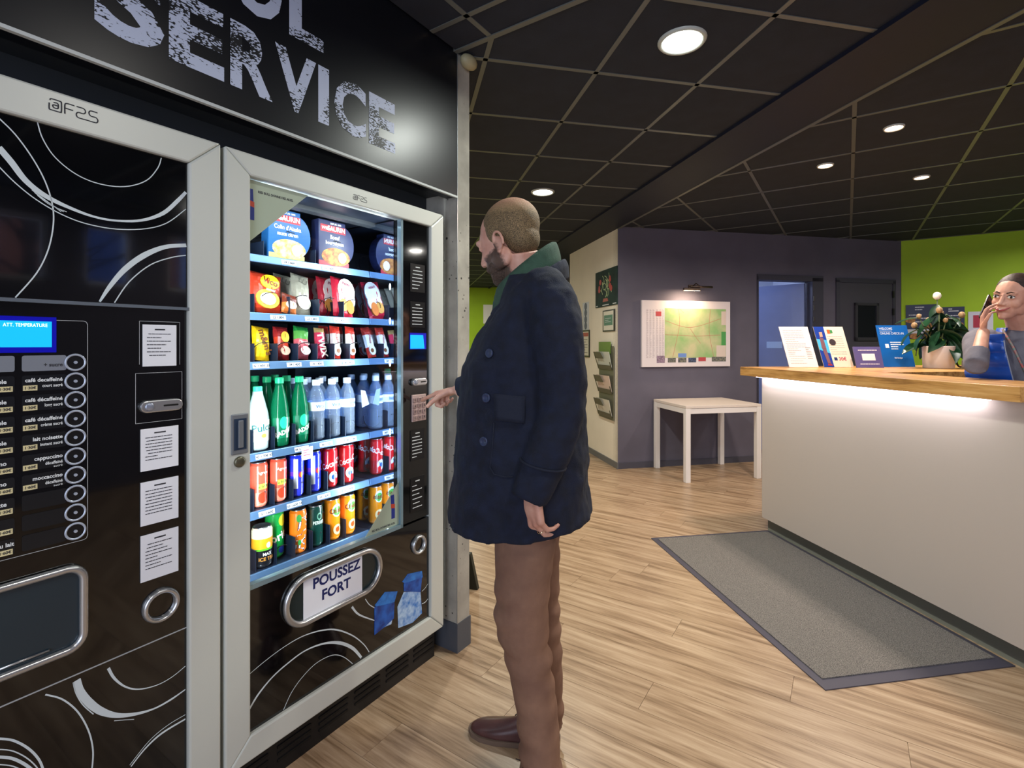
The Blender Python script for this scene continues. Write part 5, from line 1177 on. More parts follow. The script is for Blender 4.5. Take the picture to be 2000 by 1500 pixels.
for k in range(26):
    z_ = rgt.uniform(1.4, 3.4); a_ = rgt.uniform(0, 6.28); L = rgt.uniform(.8, 2.0); p1 = Vector((L*.5*math.cos(a_), L*.5*math.sin(a_), z_+L*.3)); p2 = Vector((L*math.cos(a_+.25), L*math.sin(a_+.25), z_+L*rgt.uniform(.4, .9)))
    mb = MB(); mb.tube([(0, 0, z_), p1, p2], [.03, .018, .006], 6); obj('branch', mb, M_bark, TR)
# ================================================================== people
def blob(name, mb, m, parent=None, voxel=.004, smooth=4, loc=(0, 0, 0), fac=.5):
    o = obj(name, mb, m, parent, loc)
    r = o.modifiers.new('remesh', 'REMESH'); r.mode = 'VOXEL'; r.voxel_size = voxel; r.use_smooth_shade = True
    if smooth: s_ = o.modifiers.new('smooth', 'SMOOTH'); s_.factor = fac; s_.iterations = smooth
    return o
def ring(c, ax, ay, ra, rb, n=24, pw=2.0):
    out = []
    for i in range(n):
        t = 2*math.pi*i/n; ct, st = math.cos(t), math.sin(t)
        x = abs(ct)**(2/pw)*math.copysign(1, ct); y = abs(st)**(2/pw)*math.copysign(1, st)
        out.append(Vector(c)+ax*(ra*x)+ay*(rb*y))
    return out
def limb(mb, pts, rs, seg=18):
    # smooth swept limb with rounded ends
    P = [Vector(p) for p in pts]; Q, Rr = [], []
    for i in range(len(P)-1):
        p0, p1, p2, p3 = P[max(i-1, 0)], P[i], P[i+1], P[min(i+2, len(P)-1)]
        for k in range(5):
            t = k/5; Q.append(.5*((2*p1)+(p2-p0)*t+(2*p0-5*p1+4*p2-p3)*t*t+(3*p1-p0-3*p2+p3)*t**3)); Rr.append(rs[i]+(rs[i+1]-rs[i])*t)
    Q.append(P[-1]); Rr.append(rs[-1])
    return mb.tube(Q, Rr, seg)
def hand(mb, wrist, d, n, t, curls, thumb_curl=.5, k=1.0, spread=.06, thumb_dir=None):
    # d: towards the knuckles, n: palm side, t: thumb side
    w = Vector(wrist); d, n, t = Vector(d).normalized(), Vector(n).normalized(), Vector(t).normalized()
    offs = (.030, .010, -.010, -.028); kl = (.088, .092, .087, .078)
    segs = ((.042, .026, .021), (.046, .030, .022), (.042, .028, .021), (.033, .021, .018)); rad = (.0092, .0095, .0090, .0080)
    tips = []
    for i in range(4):
        b = w+t*offs[i]*.72*k; kn = w+d*kl[i]*k+t*offs[i]*k
        mb.cone(b, kn, .0145*k, .0115*k, 12)
        ang = 0; p = kn; dd = (d+t*spread*(1.5-i)).normalized()
        for j in range(3):
            ang += curls[i][j]; v = dd*math.cos(ang)+n*math.sin(ang); q = p+v*segs[i][j]*k
            mb.cone(p, q, rad[i]*(1-.09*j)*k, rad[i]*(1-.09*(j+1))*k, 12); p = q
        tips.append(p)
    mb.sphere(w+d*.045*k+n*.004, .036*k, 14, 9, (1, 1, 1), lambda x, y, z: tuple((lambda v: w+d*.045*k+(d*v.dot(d)*1.15+t*v.dot(t)*.98+n*v.dot(n)*.45))(Vector((x, y, z))-(w+d*.045*k+n*.004))))
    td = Vector(thumb_dir).normalized() if thumb_dir else (d*.62+t*.62+n*.35).normalized()
    p = w+d*.018*k+t*.026*k; rr_ = (.0135, .0115, .0098, .0085); ls = (.044, .033, .026)
    for j in range(3):
        q = p+td*ls[j]*k; mb.cone(p, q, rr_[j]*k, rr_[j+1]*k, 12); p = q; td = (td*math.cos(thumb_curl*.5)+(d*.6+n*.6).normalized()*math.sin(thumb_curl*.5)).normalized()
    return tips
class HeadFrame:
    def __init__(s, c, yaw, pitch=0, roll=0, k=1.0):
        s.c = Vector(c); s.k = k
        s.M = Matrix.Rotation(yaw, 3, 'Z') @ Matrix.Rotation(pitch, 3, 'Y') @ Matrix.Rotation(roll, 3, 'X')
    def p(s, x, y, z): return s.c + s.M @ Vector((x, y, z))*s.k
    def ell(s, mb, c, r, seg=20, rg=13):
        mb.sphere((0, 0, 0), 1, seg, rg, (1, 1, 1), lambda x, y, z: tuple(s.p(c[0]+x*r[0], c[1]+y*r[1], c[2]+z*r[2])))
    def cone(s, mb, a, b, ra, rb): mb.cone(s.p(*a), s.p(*b), ra*s.k, rb*s.k, 12)
def head_mass(H, mb, fem=False):
    e = lambda c, r: H.ell(mb, c, r)
    e((-.014, 0, .036), (.098, .075, .084)); e((.028, 0, .012), (.064, .066, .082)); e((.034, 0, -.045), (.056, .056 if not fem else .052, .062))
    e((.044, 0, -.084), (.044, .040 if not fem else .034, .030)); e((.072, 0, -.098), (.018, .019, .016))
    for s_ in (-1, 1):
        e((.053, .035*s_, -.024), (.030, .026, .030))                       # cheek
        e((.078 if fem else .081, .027*s_, .026), (.013, .025, .008 if fem else .011))       # brow
        e((.012, (.044 if fem else .054)*s_, -.055 if fem else -.06), (.036, .016, .034))                        # jaw side
        e((.074, .030*s_, .008), (.017, .017, .012))                        # eye bulge
        e((.098, .011*s_, -.031), (.010, .009, .008))                       # nostril wing
        # ear: rim, bowl, lobe
        pts = [H.p(-.004+.017*math.cos(a)-.004, s_*(.077+.006*math.sin(a*.5)), -.023+.030*math.sin(a)) for a in [R(x) for x in range(-70, 235, 18)]]
        mb.tube(pts, .0048*H.k, 8); e((-.004, .074*s_, -.025), (.014, .006, .024)); e((.003, .075*s_, -.051), (.008, .006, .009))
    H.cone(mb, (.088, 0, .018), (.108, 0, -.024), .0085, .0115 if not fem else .0100)
    e((.109, 0, -.027), (.0095, .0105 if not fem else .0092, .0085))
    e((.090, 0, -.056), (.012, .024, .012)); e((.074, 0, -.03), (.026, .03, .03))
# ------------------------------------------------------------------ the customer
MC = Vector((.05, 1.60, 0))
M_skin = mat('skin_fair', '#c99a86', .5, col2='#b9836f', vscale=25, bump=.08, bscale=300)
HM_ = HeadFrame((-.010, 1.632, 1.662), R(148), R(22), R(3), 1.05)
def stubble(m, H, base):
    nt = m.node_tree; b = nt.nodes['Principled BSDF']; src = b.inputs['Base Color'].links[0].from_socket
    tc = nt.nodes.new('ShaderNodeTexCoord'); sub = nt.nodes.new('ShaderNodeVectorMath'); sub.operation = 'SUBTRACT'
    nt.links.new(tc.outputs['Object'], sub.inputs[0]); sub.inputs[1].default_value = tuple(H.c-base)
    def axis(v):
        d = nt.nodes.new('ShaderNodeVectorMath'); d.operation = 'DOT_PRODUCT'; nt.links.new(sub.outputs[0], d.inputs[0]); d.inputs[1].default_value = tuple((H.M @ Vector(v))/H.k); return d.outputs['Value']
    def mth(op, x, y, z=None):
        n = nt.nodes.new('ShaderNodeMath'); n.operation = op
        for i, q in enumerate((x, y, z)):
            if q is None: continue
            if isinstance(q, (int, float)): n.inputs[i].default_value = q
            else: nt.links.new(q, n.inputs[i])
        return n.outputs[0]
    def ramp(v, lo, hi):
        n = nt.nodes.new('ShaderNodeMapRange'); n.inputs[1].default_value = lo; n.inputs[2].default_value = hi; nt.links.new(v, n.inputs[0]); return n.outputs[0]
    nz = nt.nodes.new('ShaderNodeTexNoise'); nz.inputs['Scale'].default_value = 160; nt.links.new(tc.outputs['Object'], nz.inputs[0])
    jit = mth('MULTIPLY_ADD', nz.outputs[0], .016, -.008)
    x, z = axis((1, 0, 0)), mth('ADD', axis((0, 0, 1)), jit)
    edge = mth('MULTIPLY_ADD', x, -.26, -.014)                     # from the ear down to the corner of the mouth
    k = mth('MULTIPLY', ramp(mth('SUBTRACT', edge, z), 0, .010), mth('MULTIPLY', ramp(mth('ADD', x, jit), -.004, .008), ramp(z, -.150, -.125)))
    mx = nt.nodes.new('ShaderNodeMix'); mx.data_type = 'RGBA'; nt.links.new(mth('MULTIPLY', k, .96), mx.inputs[0]); nt.links.new(src, mx.inputs[6]); mx.inputs[7].default_value = (*srgb('#4a382e'), 1)
    nt.links.new(mx.outputs[2], b.inputs['Base Color'])
stubble(M_skin, HM_, MC)
body = MB()
head_mass(HM_, body)
limb(body, [HM_.p(-.022, 0, -.05), (.035, 1.62, 1.55), (.07, 1.61, 1.46)], [.060, .060, .075])
body.loft([ring((.075, 1.60, 1.45), Vector((1, 0, 0)), Vector((0, 1, 0)), .08, .14), ring((.05, 1.60, 1.30), Vector((1, 0, 0)), Vector((0, 1, 0)), .12, .17), ring((.03, 1.60, 1.10), Vector((1, 0, 0)), Vector((0, 1, 0)), .115, .15), ring((.045, 1.60, .88), Vector((1, 0, 0)), Vector((0, 1, 0)), .10, .15)])
LS, LE, LWr = Vector((.112, 1.44, 1.45)), Vector((.122, 1.375, 1.145)), Vector((.046, 1.338, .958))
RS, RE = Vector((.09, 1.77, 1.46)), Vector((-.02, 1.86, 1.225))
key = W(-.150, .012, 1.106); rd = Vector((-.80, .66, -.22)).normalized()
RWr = key - rd*.178 + Vector((0, 0, .012))
limb(body, [(.08, 1.52, 1.44), LS, LE, LWr], [.05, .045, .042, .027]); limb(body, [(.08, 1.70, 1.46), RS, RE, RWr], [.05, .045, .042, .027])
LH = [(.045, 1.51, .90), (.030, 1.495, .50), (.085, 1.485, .09)]; RH_ = [(.06, 1.68, .90), (.085, 1.695, .50), (.112, 1.69, .09)]
limb(body, LH, [.085, .055, .04]); limb(body, RH_, [.085, .055, .04])
hand(body, LWr+Vector((.004, 0, -.02)), (.10, .02, -1), (.80, .58, .05), (-.62, .76, -.1), [(.35, .55, .4), (.5, .7, .4), (.6, .75, .4), (.65, .8, .45)], .5, .98, .03)
tips = hand(body, RWr, rd, Vector((.05, .1, -1)), Vector((-.60, -.78, .05)), [(.14, .02, .02), (1.15, 1.6, .9), (1.2, 1.65, .9), (1.25, 1.65, .9)], 1.0, .98, .02)
rel = lambda mb: [setattr(mb, 'v', [tuple(Vector(v)-MC) for v in mb.v]), mb][1]
person = blob('person', rel(body), M_skin, None, .0034, 5, MC); tag(person, 'bearded man in a navy coat and brown trousers pressing the snack machine keypad', 'person')
def mpart(name, mb, m, voxel=0, smooth=4, lab=None, sm=True, parent=None):
    rel(mb)
    o = blob(name, mb, m, parent or person, voxel, smooth) if voxel else obj(name, mb, m, parent or person, smooth=sm)
    if lab: o['label'] = lab
    return o
# hair: short all round, thinning crown; beard
def hair_mat():
    m = mat('hair_brown', '#4a3a26', .7, bump=.8, bscale=260); nt = m.node_tree; b = nt.nodes['Principled BSDF']
    tc = nt.nodes.new('ShaderNodeTexCoord'); nz = nt.nodes.new('ShaderNodeTexNoise'); nz.inputs['Scale'].default_value = 480; nt.links.new(tc.outputs['Object'], nz.inputs[0])
    sx = nt.nodes.new('ShaderNodeSeparateXYZ'); nt.links.new(tc.outputs['Object'], sx.inputs[0])
    mr = nt.nodes.new('ShaderNodeMapRange'); mr.inputs[1].default_value = 1.735; mr.inputs[2].default_value = 1.80; mr.inputs[3].default_value = 0; mr.inputs[4].default_value = .55; nt.links.new(sx.outputs[2], mr.inputs[0])
    ad = nt.nodes.new('ShaderNodeMath'); nt.links.new(nz.outputs[0], ad.inputs[0]); nt.links.new(mr.outputs[0], ad.inputs[1])
    rp = nt.nodes.new('ShaderNodeValToRGB'); nt.links.new(ad.outputs[0], rp.inputs[0]); e = rp.color_ramp.elements
    e[0].position = .36; e[0].color = (*srgb('#33281a'), 1); e[1].position = .62; e[1].color = (*srgb('#8a7350'), 1); k = e.new(1.0); k.color = (*srgb('#c08f74'), 1)
    nt.links.new(rp.outputs[0], b.inputs['Base Color']); return m
mb = MB(); HM_.ell(mb, (-.022, 0, .040), (.0945, .0785, .0855), 40, 26); HM_.ell(mb, (-.046, 0, -.010), (.052, .066, .056), 30, 18)
for s_ in (-1, 1): HM_.ell(mb, (.010, .060*s_, .022), (.024, .0155, .036))
HM_.ell(mb, (-.040, 0, .015), (.063, .073, .066), 30, 18)
hair = mpart('hair', mb, hair_mat(), .0035, 6)
mb = MB(); HM_.ell(mb, (.046, 0, -.083), (.047, .0425, .0335)); HM_.ell(mb, (.072, 0, -.098), (.022, .024, .021)); HM_.ell(mb, (.090, 0, -.0555), (.0125, .026, .0062))
for s_ in (-1, 1): HM_.ell(mb, (.050, .036*s_, -.070), (.028, .0185, .022)); HM_.ell(mb, (.026, .0475*s_, -.068), (.030, .0155, .024))
mpart('beard', mb, mat('beard_brown', '#5c4739', .8, col2='#382a22', vscale=220, bump=.8, bscale=260), .0035, 2)
for s_ in (-1, 1):
    mb = MB(); HM_.ell(mb, (.0735, .029*s_, .007), (.0125, .0130, .0095)); ey = mpart('eye', mb, mat('eye_white', '#e2dcd6', .25))
    mb = MB(); HM_.ell(mb, (.0836, .029*s_, .006), (.0040, .0060, .0060)); mpart('iris', mb, mat('iris_dark', '#3a2a20', .2), parent=ey)
    mb = MB(); mb.tube([HM_.p(.091, .013*s_, .029), HM_.p(.088, .029*s_, .034), HM_.p(.076, .045*s_, .029)], [.0035, .004, .0025], 8); mpart('eyebrow', mb, mat('beard_brown'))
# trousers
M_tro = mat('trouser_brown', '#866450', .8, col2='#735343', vscale=14, bump=.3, bscale=40)
X, Y = Vector((1, 0, 0)), Vector((0, 1, 0))
def leg(rings_):
    mb = MB(); mb.loft([ring((x, y, z), X, Y, rx, ry, 28) for x, y, z, rx, ry in rings_]); return mb
tro = MB()
def creases(lst, sd):
    out = []
    for i in range(len(lst)-1):
        a, b = lst[i], lst[i+1]
        for k in range(6):
            t = k/6; v = [a[j]+(b[j]-a[j])*t for j in range(5)]; z = v[2]
            amp = .0035*math.exp(-((z-.46)/.12)**2)+.003*math.exp(-((z-.12)/.07)**2)+.0012
            w = math.sin(z*95+sd)+.6*math.sin(z*61+sd*2)
            v[3] += amp*w; v[0] += amp*.8*math.sin(z*77+sd); out.append(v)
    out.append(list(lst[-1])); return out
tro.loft([ring(v[:3], X, Y, v[3], v[4], 28) for v in creases([(.045, 1.53, .99, .11, .10), (.042, 1.51, .86, .100, .095), (.038, 1.50, .72, .089, .09), (.030, 1.495, .60, .081, .082), (.028, 1.493, .50, .079, .076), (.048, 1.49, .40, .067, .07), (.070, 1.487, .28, .062, .066), (.082, 1.485, .15, .060, .066), (.085, 1.485, .045, .062, .07)], 1)])
tro.loft([ring(v[:3], X, Y, v[3], v[4], 28) for v in creases([(.06, 1.66, .99, .11, .10), (.065, 1.675, .86, .098, .095), (.073, 1.685, .72, .086, .09), (.082, 1.692, .60, .078, .08), (.085, 1.695, .50, .073, .074), (.098, 1.693, .40, .064, .068), (.108, 1.69, .28, .060, .064), (.113, 1.69, .15, .058, .062), (.113, 1.69, .06, .058, .064)], 4)])
tro.loft([ring((.052, 1.595, z), X, Y, rx, ry, 28) for z, rx, ry in ((1.02, .115, .165), (.92, .115, .172), (.84, .095, .15))])
mpart('trousers', tro, M_tro, .006, 3)
# shoes
M_shoe = mat('shoe_leather', '#5a3834', .32, col2='#3a2324', vscale=9, bump=.1, bscale=60); M_sole = mat('shoe_sole', '#6a5648', .7)
def shoe(heel, toe):
    h, t_ = Vector(heel), Vector(toe); d = (t_-h); L = d.length; d.normalize(); s = Vector((-d.y, d.x, 0))
    prof = [(0, .030, .035, .10), (.06, .036, .05, .105), (.2, .036, .055, .10), (.36, .036, .052, .088), (.52, .041, .048, .066), (.68, .046, .042, .052), (.84, .042, .037, .044), (.95, .028, .03, .034), (1.0, .008, .02, .022)]
    mb = MB(); rings = []
    for f, hw, zm, zt in prof:
        c = h+d*L*f; r_ = []
        for i in range(20):
            a = 2*math.pi*i/20; y = math.cos(a)*hw; z = math.sin(a); zz = .016+(zt-.016)*max(0, z)**.75 if z > 0 else .016
            r_.append(c+s*y*(1 if z <= .6 else .8)+Vector((0, 0, zz)))
        rings.append(r_)
    mb.loft(rings); o = mpart('shoe', mb, M_shoe, 0)
    o.modifiers.new('sub', 'SUBSURF').render_levels = 1
    mb = MB(); pts = [(h+d*L*(f*1.03-.012)+s*hw*1.10*sg) for sg, seq in ((1, prof), (-1, prof[::-1])) for f, hw, *_ in seq]
    mb.slab([tuple(p)[:2] for p in pts], .0005, .0165); mpart('sole', mb, M_sole, 0, sm=False, parent=o)
    for k in range(4):
        c = h+d*L*(.36+.055*k); z = .091-.012*k
        mb = MB(); mb.tube([c+s*.022+Vector((0, 0, z-.010)), c+Vector((0, 0, z+.004)), c-s*.022+d*.008+Vector((0, 0, z-.010))], .0018, 6); mpart('lace', mb, mat('lace_dark', '#221512', .7), parent=o)
    c = h+d*L*.36+Vector((0, 0, .096))
    mb = MB()
    for v in ((d*-.01+s*.02+Vector((0, 0, .03))), (d*.025+s*.012+Vector((0, 0, .028))), (d*.02+s*.035+Vector((0, 0, .012))), (d*.0+s*-.02+Vector((0, 0, .035)))):
        mb.tube([c, c+v*.6+Vector((0, 0, .008)), c+v*1.3], .0017, 6)
    mpart('lace_bow', mb, mat('lace_dark'), parent=o)
    return o
shoe((.152, 1.668, 0), (-.142, 1.738, 0)); shoe((.145, 1.468, 0), (-.135, 1.475, 0))
# navy coat
def wool():
    m = mat('coat_navy_wool', '#0f172d', .9, col2='#090e1d', vscale=30, bump=.35, bscale=420); return m
M_coat = wool()
coat = MB()
prof = [(.795, .022, .224, .262), (.86, .024, .218, .258), (.98, .028, .208, .25), (1.12, .029, .199, .24), (1.26, .035, .190, .232), (1.36, .055, .163, .222), (1.44, .078, .132, .205), (1.50, .080, .108, .170), (1.545, .062, .085, .10)]
rings = []
for z, cx, rx, ry in prof:
    r_ = ring((cx, 1.60, z), X, Y, rx, ry, 40, 2.25)
    if z < .8: r_ = [v+Vector((0, 0, .022*max(0, (v.x-cx)/rx)-.012*max(0, -(v.x-cx)/rx))) for v in r_]
    rings.append(r_)
coat.loft(rings)
limb(coat, [(.085, 1.49, 1.485), (.108, 1.425, 1.435), (.128, 1.385, 1.30), (.132, 1.372, 1.15), (.094, 1.352, 1.04), (.042, 1.337, .918)], [.080, .080, .072, .068, .060, .048])
limb(coat, [(.08, 1.70, 1.48), (.075, 1.775, 1.42), (.03, 1.83, 1.30), (-.03, 1.862, 1.215), RWr*.45+Vector((-.03, 1.862, 1.215))*.55, RWr-rd*.012], [.080, .078, .070, .064, .052, .042])
ct = mpart('coat', coat, M_coat, .007, 5, 'navy wool coat')
tx = bpy.data.textures.new('coat_folds', 'CLOUDS'); tx.noise_scale = .085; tx.noise_depth = 2
dm_ = ct.modifiers.new('folds', 'DISPLACE'); dm_.texture = tx; dm_.strength = .02; dm_.mid_level = .5
# turned up coat collar and green hood
def collar(name, zs, m, c0, ra, rb, th, tilt, lab, gap=.5):
    mb = MB(); n = 30; rows = []
    for z, ga in zs:
        o_, i_ = [], []
        for i in range(n+1):
            a = math.pi+gap+(2*math.pi-2*gap)*i/n
            for lst, k in ((o_, 1), (i_, 1-th)):
                x = c0[0]+ra*ga*k*math.cos(a); y = c0[1]+rb*ga*k*math.sin(a); lst.append((x, y, z+tilt*(x-c0[0])))
        rows.append((o_, i_))
    loop = [r[0] for r in rows]+[r[1] for r in rows[::-1]]; loop.append(loop[0])
    mb.loft(loop, caps=False, closed=False)
    for e_ in (0, n): mb.add([l[e_] for l in loop[:-1]], [list(range(len(loop)-1))])
    return mpart(name, mb, m, .005, 4, lab)
collar('hood', [(1.482, 1.24), (1.516, 1.22), (1.552, 1.14), (1.576, 1.06), (1.585, .94)], mat('hood_green', '#34503f', .85, col2='#2a4234', vscale=40, bump=.3, bscale=300), (.042, 1.615), .094, .100, .24, .80, 'green hood collar', .35)
collar('coat_collar', [(1.440, 1.32), (1.482, 1.30), (1.512, 1.20)], M_coat, (.045, 1.61), .104, .116, .16, .72, 'turned up navy collar', .5)
# buttons, pocket flaps, cuff tab
def on_coat(px, py):
    # point on the near side of the coat shell along the camera ray
    best = None
    dr = Vector(((px-1000)/F_PX, 1, -(py-HOR)/F_PX)); d = 1.25
    while d < 1.75:
        p = Vector((0, 0, CAM_H))+dr*d
        for (z0, c0, a0, b0), (z1, c1, a1, b1) in zip(prof, prof[1:]):
            if z0 <= p.z <= z1:
                t = (p.z-z0)/(z1-z0); cx, rx, ry = c0+(c1-c0)*t, a0+(a1-a0)*t, b0+(b1-b0)*t
                e_ = abs((p.x-cx)/rx)**2.25+abs((p.y-1.60)/ry)**2.25
                if e_ < 1.0: 
                    q = Vector(((p.x-cx)/rx**2, (p.y-1.6)/ry**2, 0)).normalized(); return p, q
        d += .002
    return Vector((0, 0, CAM_H))+dr*1.45, Vector((0, -1, 0))
M_btn = mat('coat_button', '#2a3450', .3, coat=.4)
for px, py in ((957, 690), (951, 777), (946, 862)):
    p, q = on_coat(px, py); p = p+q*.002; s_ = Vector((0, 0, 1)).cross(q).normalized()
    mb = MB(); mb.lathe([(1e-4, .002), (.008, .002), (.0105, .0045), (.0125, .004), (.013, 0), (.012, -.004)], 22, fn=lambda x, y, z: tuple(p+s_*x+Vector((0, 0, y))+q*z)); mpart('button', mb, M_btn, 0, lab='round navy coat button')
def coat_patch(pts, m, name, th=.004, n=6):
    # quad patch given by its four pixel corners, laid on the coat
    P = []
    for j in range(n+1):
        for i in range(n+1):
            u, v = i/n, j/n
            px = (pts[0][0]*(1-u)+pts[1][0]*u)*(1-v)+(pts[3][0]*(1-u)+pts[2][0]*u)*v; py = (pts[0][1]*(1-u)+pts[1][1]*u)*(1-v)+(pts[3][1]*(1-u)+pts[2][1]*u)*v
            p, q = on_coat(px, py); P.append((p+q*(.003+th), p-q*.01))
    mb = MB(); k = (n+1)**2; mb.v = [a for a, b in P]+[b for a, b in P]
    for j in range(n):
        for i in range(n):
            a = j*(n+1)+i; mb.f.append([a, a+1, a+n+2, a+n+1]); mb.mi.append(0)
    edge = [i for i in range(n+1)]+[(j+1)*(n+1)-1 for j in range(1, n+1)]+[n*(n+1)+i for i in range(n-1, -1, -1)]+[j*(n+1) for j in range(n-1, 0, -1)]
    for a, b in zip(edge, edge[1:]+edge[:1]): mb.f.append([a, a+k, b+k, b]); mb.mi.append(0)
    return mpart(name, mb, m, 0)
coat_patch([(966, 769), (1026, 774), (1024, 827), (968, 820)], mat('coat_flap', '#121829', .85, bump=.3, bscale=420), 'pocket_flap')
mb = MB()
pk = [(966, 826), (962, 880), (958, 912), (966, 926), (985, 931), (1003, 931)]
pp = [on_coat(*q) for q in pk]; mb.tube([p+q*.003 for p, q in pp], .0022, 6); mpart('pocket_seam', mb, mat('coat_flap'), 0)
ax_ = (Vector((.046, 1.337, .935))-Vector((.094, 1.352, 1.04))).normalized(); s1 = ax_.orthogonal().normalized(); s2 = ax_.cross(s1)
cb = Vector((.060, 1.342, .962))-ax_*.055
mb = MB(); mb.tube([cb+(s1*math.cos(2*math.pi*i/24)+s2*math.sin(2*math.pi*i/24))*.0605+ax_*(.018*math.cos(2*math.pi*i/24)) for i in range(24)], .0035, 6, closed=True); mpart('cuff_seam', mb, mat('coat_flap'), 0)
# wedding ring
rp_ = LWr+Vector((.004, 0, -.02))+Vector((.10, .02, -1)).normalized()*.105+Vector((-.62, .76, -.1)).normalized()*-.010+Vector((.8, .58, .05)).normalized()*.011
mb = MB(); dd_ = (Vector((.10, .02, -1)).normalized()*math.cos(.6)+Vector((.8, .58, .05)).normalized()*math.sin(.6)).normalized(); a1_ = dd_.orthogonal().normalized(); a2_ = dd_.cross(a1_)
mb.tube([rp_+(a1_*math.cos(2*math.pi*i/18)+a2_*math.sin(2*math.pi*i/18))*.0098 for i in range(18)], .0014, 6, closed=True); mpart('ring', mb, mat('ring_gold', '#d8c8a8', .2, metal=1), 0)

# ------------------------------------------------------------------ the receptionist
WC = Vector((2.56, 2.54, 0)); wyaw = math.atan2(-.34, -.94)
HW = HeadFrame((2.475, 2.49, 1.560), wyaw, R(5), R(-9), .93)
wf = Vector((-.60, -.80, 0)).normalized(); wl = Vector((-wf.y, wf.x, 0))      # body forward, her left
wr = -wl
P2 = lambda a, l, z: Vector((WC.x, WC.y, 0))+wf*a+wl*l+Vector((0, 0, z+.038*max(0, min(1, (z-1.0)/.25))))
wb = MB(); head_mass(HW, wb, True)
limb(wb, [HW.p(-.02, 0, -.05), P2(.01, 0, 1.38), P2(-.01, 0, 1.30)], [.052, .054, .064])
wb.loft([ring(P2(0, 0, 1.31), wf, wl, .06, .10), ring(P2(0, 0, 1.2), wf, wl, .09, .15), ring(P2(0, 0, 1.0), wf, wl, .09, .135), ring(P2(0, 0, .85), wf, wl, .1, .16)])
ES, EE, EW = P2(.02, -.165, 1.315), at(1906, 714, 2.40), at(1921, 647, 2.50)
limb(wb, [P2(0, -.08, 1.29), ES, EE, EW], [.04, .04, .034, .024]); limb(wb, [P2(0, .08, 1.29), P2(0, .18, 1.28), P2(.06, .22, 1.02), P2(.2, .16, .95)], [.05, .045, .036, .026])
hd_ = Vector((.10, .10, .98)).normalized()
hand(wb, EW, hd_, Vector((.62, -.45, .1)), Vector((-.80, -.6, .1)), [(.35, .5, .3), (.4, .5, .3), (.45, .55, .3), (.5, .6, .3)], .5, .80, .03)
hand(wb, P2(.2, .16, .95), wf, Vector((0, 0, -1)), wr, [(.2, .2, .1)]*4, .3, .85)
for s_ in (-1, 1): limb(wb, [P2(0, .085*s_, .88), P2(.01, .09*s_, .48), P2(0, .09*s_, .06)], [.08, .055, .04])
relw = lambda mb: [setattr(mb, 'v', [tuple(Vector(v)-WC) for v in mb.v]), mb][1]
woman = blob('person', relw(wb), mat('skin_light', '#d3a08a', .48, col2='#c58e78', vscale=25, bump=.05, bscale=300), None, .0034, 7, WC); tag(woman, 'smiling receptionist in a blue quilted vest holding a phone behind the counter', 'person')
def wpart(name, mb, m, voxel=0, smooth=3, parent=None, sm=True):
    relw(mb); return blob(name, mb, m, parent or woman, voxel, smooth) if voxel else obj(name, mb, m, parent or woman, smooth=sm)
mb = MB(); HW.ell(mb, (-.023, 0, .0435), (.0985, .0790, .0860), 36, 22); HW.ell(mb, (-.055, 0, -.01), (.055, .066, .06)); HW.ell(mb, (-.125, 0, .03), (.04, .045, .042))
wpart('hair', mb, mat('hair_dark', '#3a2822', .5, col2='#1a110f', vscale=60, stretch=(1, 1, 8), bump=.4, bscale=120), .0035, 3)
for s_ in (-1, 1):
    mb = MB(); HW.ell(mb, (.0835, .030*s_, .008), (.0125, .0150, .0095)); ey = wpart('eye', mb, mat('eye_white'))
    mb = MB(); HW.ell(mb, (.0932, .0325*s_+.002, .0075), (.0034, .0060, .0062)); wpart('iris', mb, mat('iris_brown', '#33241c', .15), parent=ey)
    mb = MB(); mb.tube([HW.p(.0925, .016*s_, .0125), HW.p(.0965, .030*s_, .0175), HW.p(.084, .046*s_, .012)], [.0016, .0024, .002], 8); wpart('eyelid', mb, mat('lash_dark', '#2a1a16', .6), parent=ey)
    mb = MB(); mb.tube([HW.p(.0945, .014*s_, .028), HW.p(.0915, .030*s_, .034), HW.p(.078, .047*s_, .028)], [.0028, .003, .0018], 8); wpart('eyebrow', mb, mat('brow_dark', '#3a261e', .7))
mb = MB(); mb.tube([HW.p(.080, -.031, -.046), HW.p(.0985, -.014, -.0585), HW.p(.1015, 0, -.0615), HW.p(.0985, .014, -.0585), HW.p(.080, .031, -.046)], [.002, .0046, .0054, .0046, .002], 10); wpart('lips', mb, mat('lip_rose', '#b05a58', .4))
mb = MB(); mb.tube([HW.p(.088, -.024, -.0515), HW.p(.1035, 0, -.0585), HW.p(.088, .024, -.0515)], [.001, .0034, .001], 8); wpart('teeth', mb, mat('teeth_white', '#ece6e0', .25))
# grey jumper, blue vest
M_jum = mat('jumper_grey', '#6a6872', .85, col2='#595762', vscale=20, bump=.3, bscale=300)
jm = MB(); jm.loft([ring(P2(0, 0, .82), wf, wl, .125, .185, 30), ring(P2(.01, 0, 1.0), wf, wl, .112, .15, 30), ring(P2(.015, 0, 1.18), wf, wl, .112, .152, 30), ring(P2(.005, 0, 1.29), wf, wl, .09, .14, 30), ring(P2(-.005, 0, 1.345), wf, wl, .07, .11, 30), ring(P2(-.005, 0, 1.365), wf, wl, .06, .068, 30)])
fore = EE.lerp(EW, .42)
limb(jm, [P2(0, -.1, 1.315), ES, ES.lerp(EE, .6), EE, fore], [.052, .054, .050, .047, .040])
limb(jm, [P2(0, .1, 1.315), P2(0, .18, 1.27), P2(.06, .225, 1.02), P2(.19, .165, .95)], [.06, .06, .052, .038])
wpart('jumper', jm, M_jum, .006, 4)
M_vest = mat('vest_blue', '#1f55b8', .38, col2='#1a48a2', vscale=14)
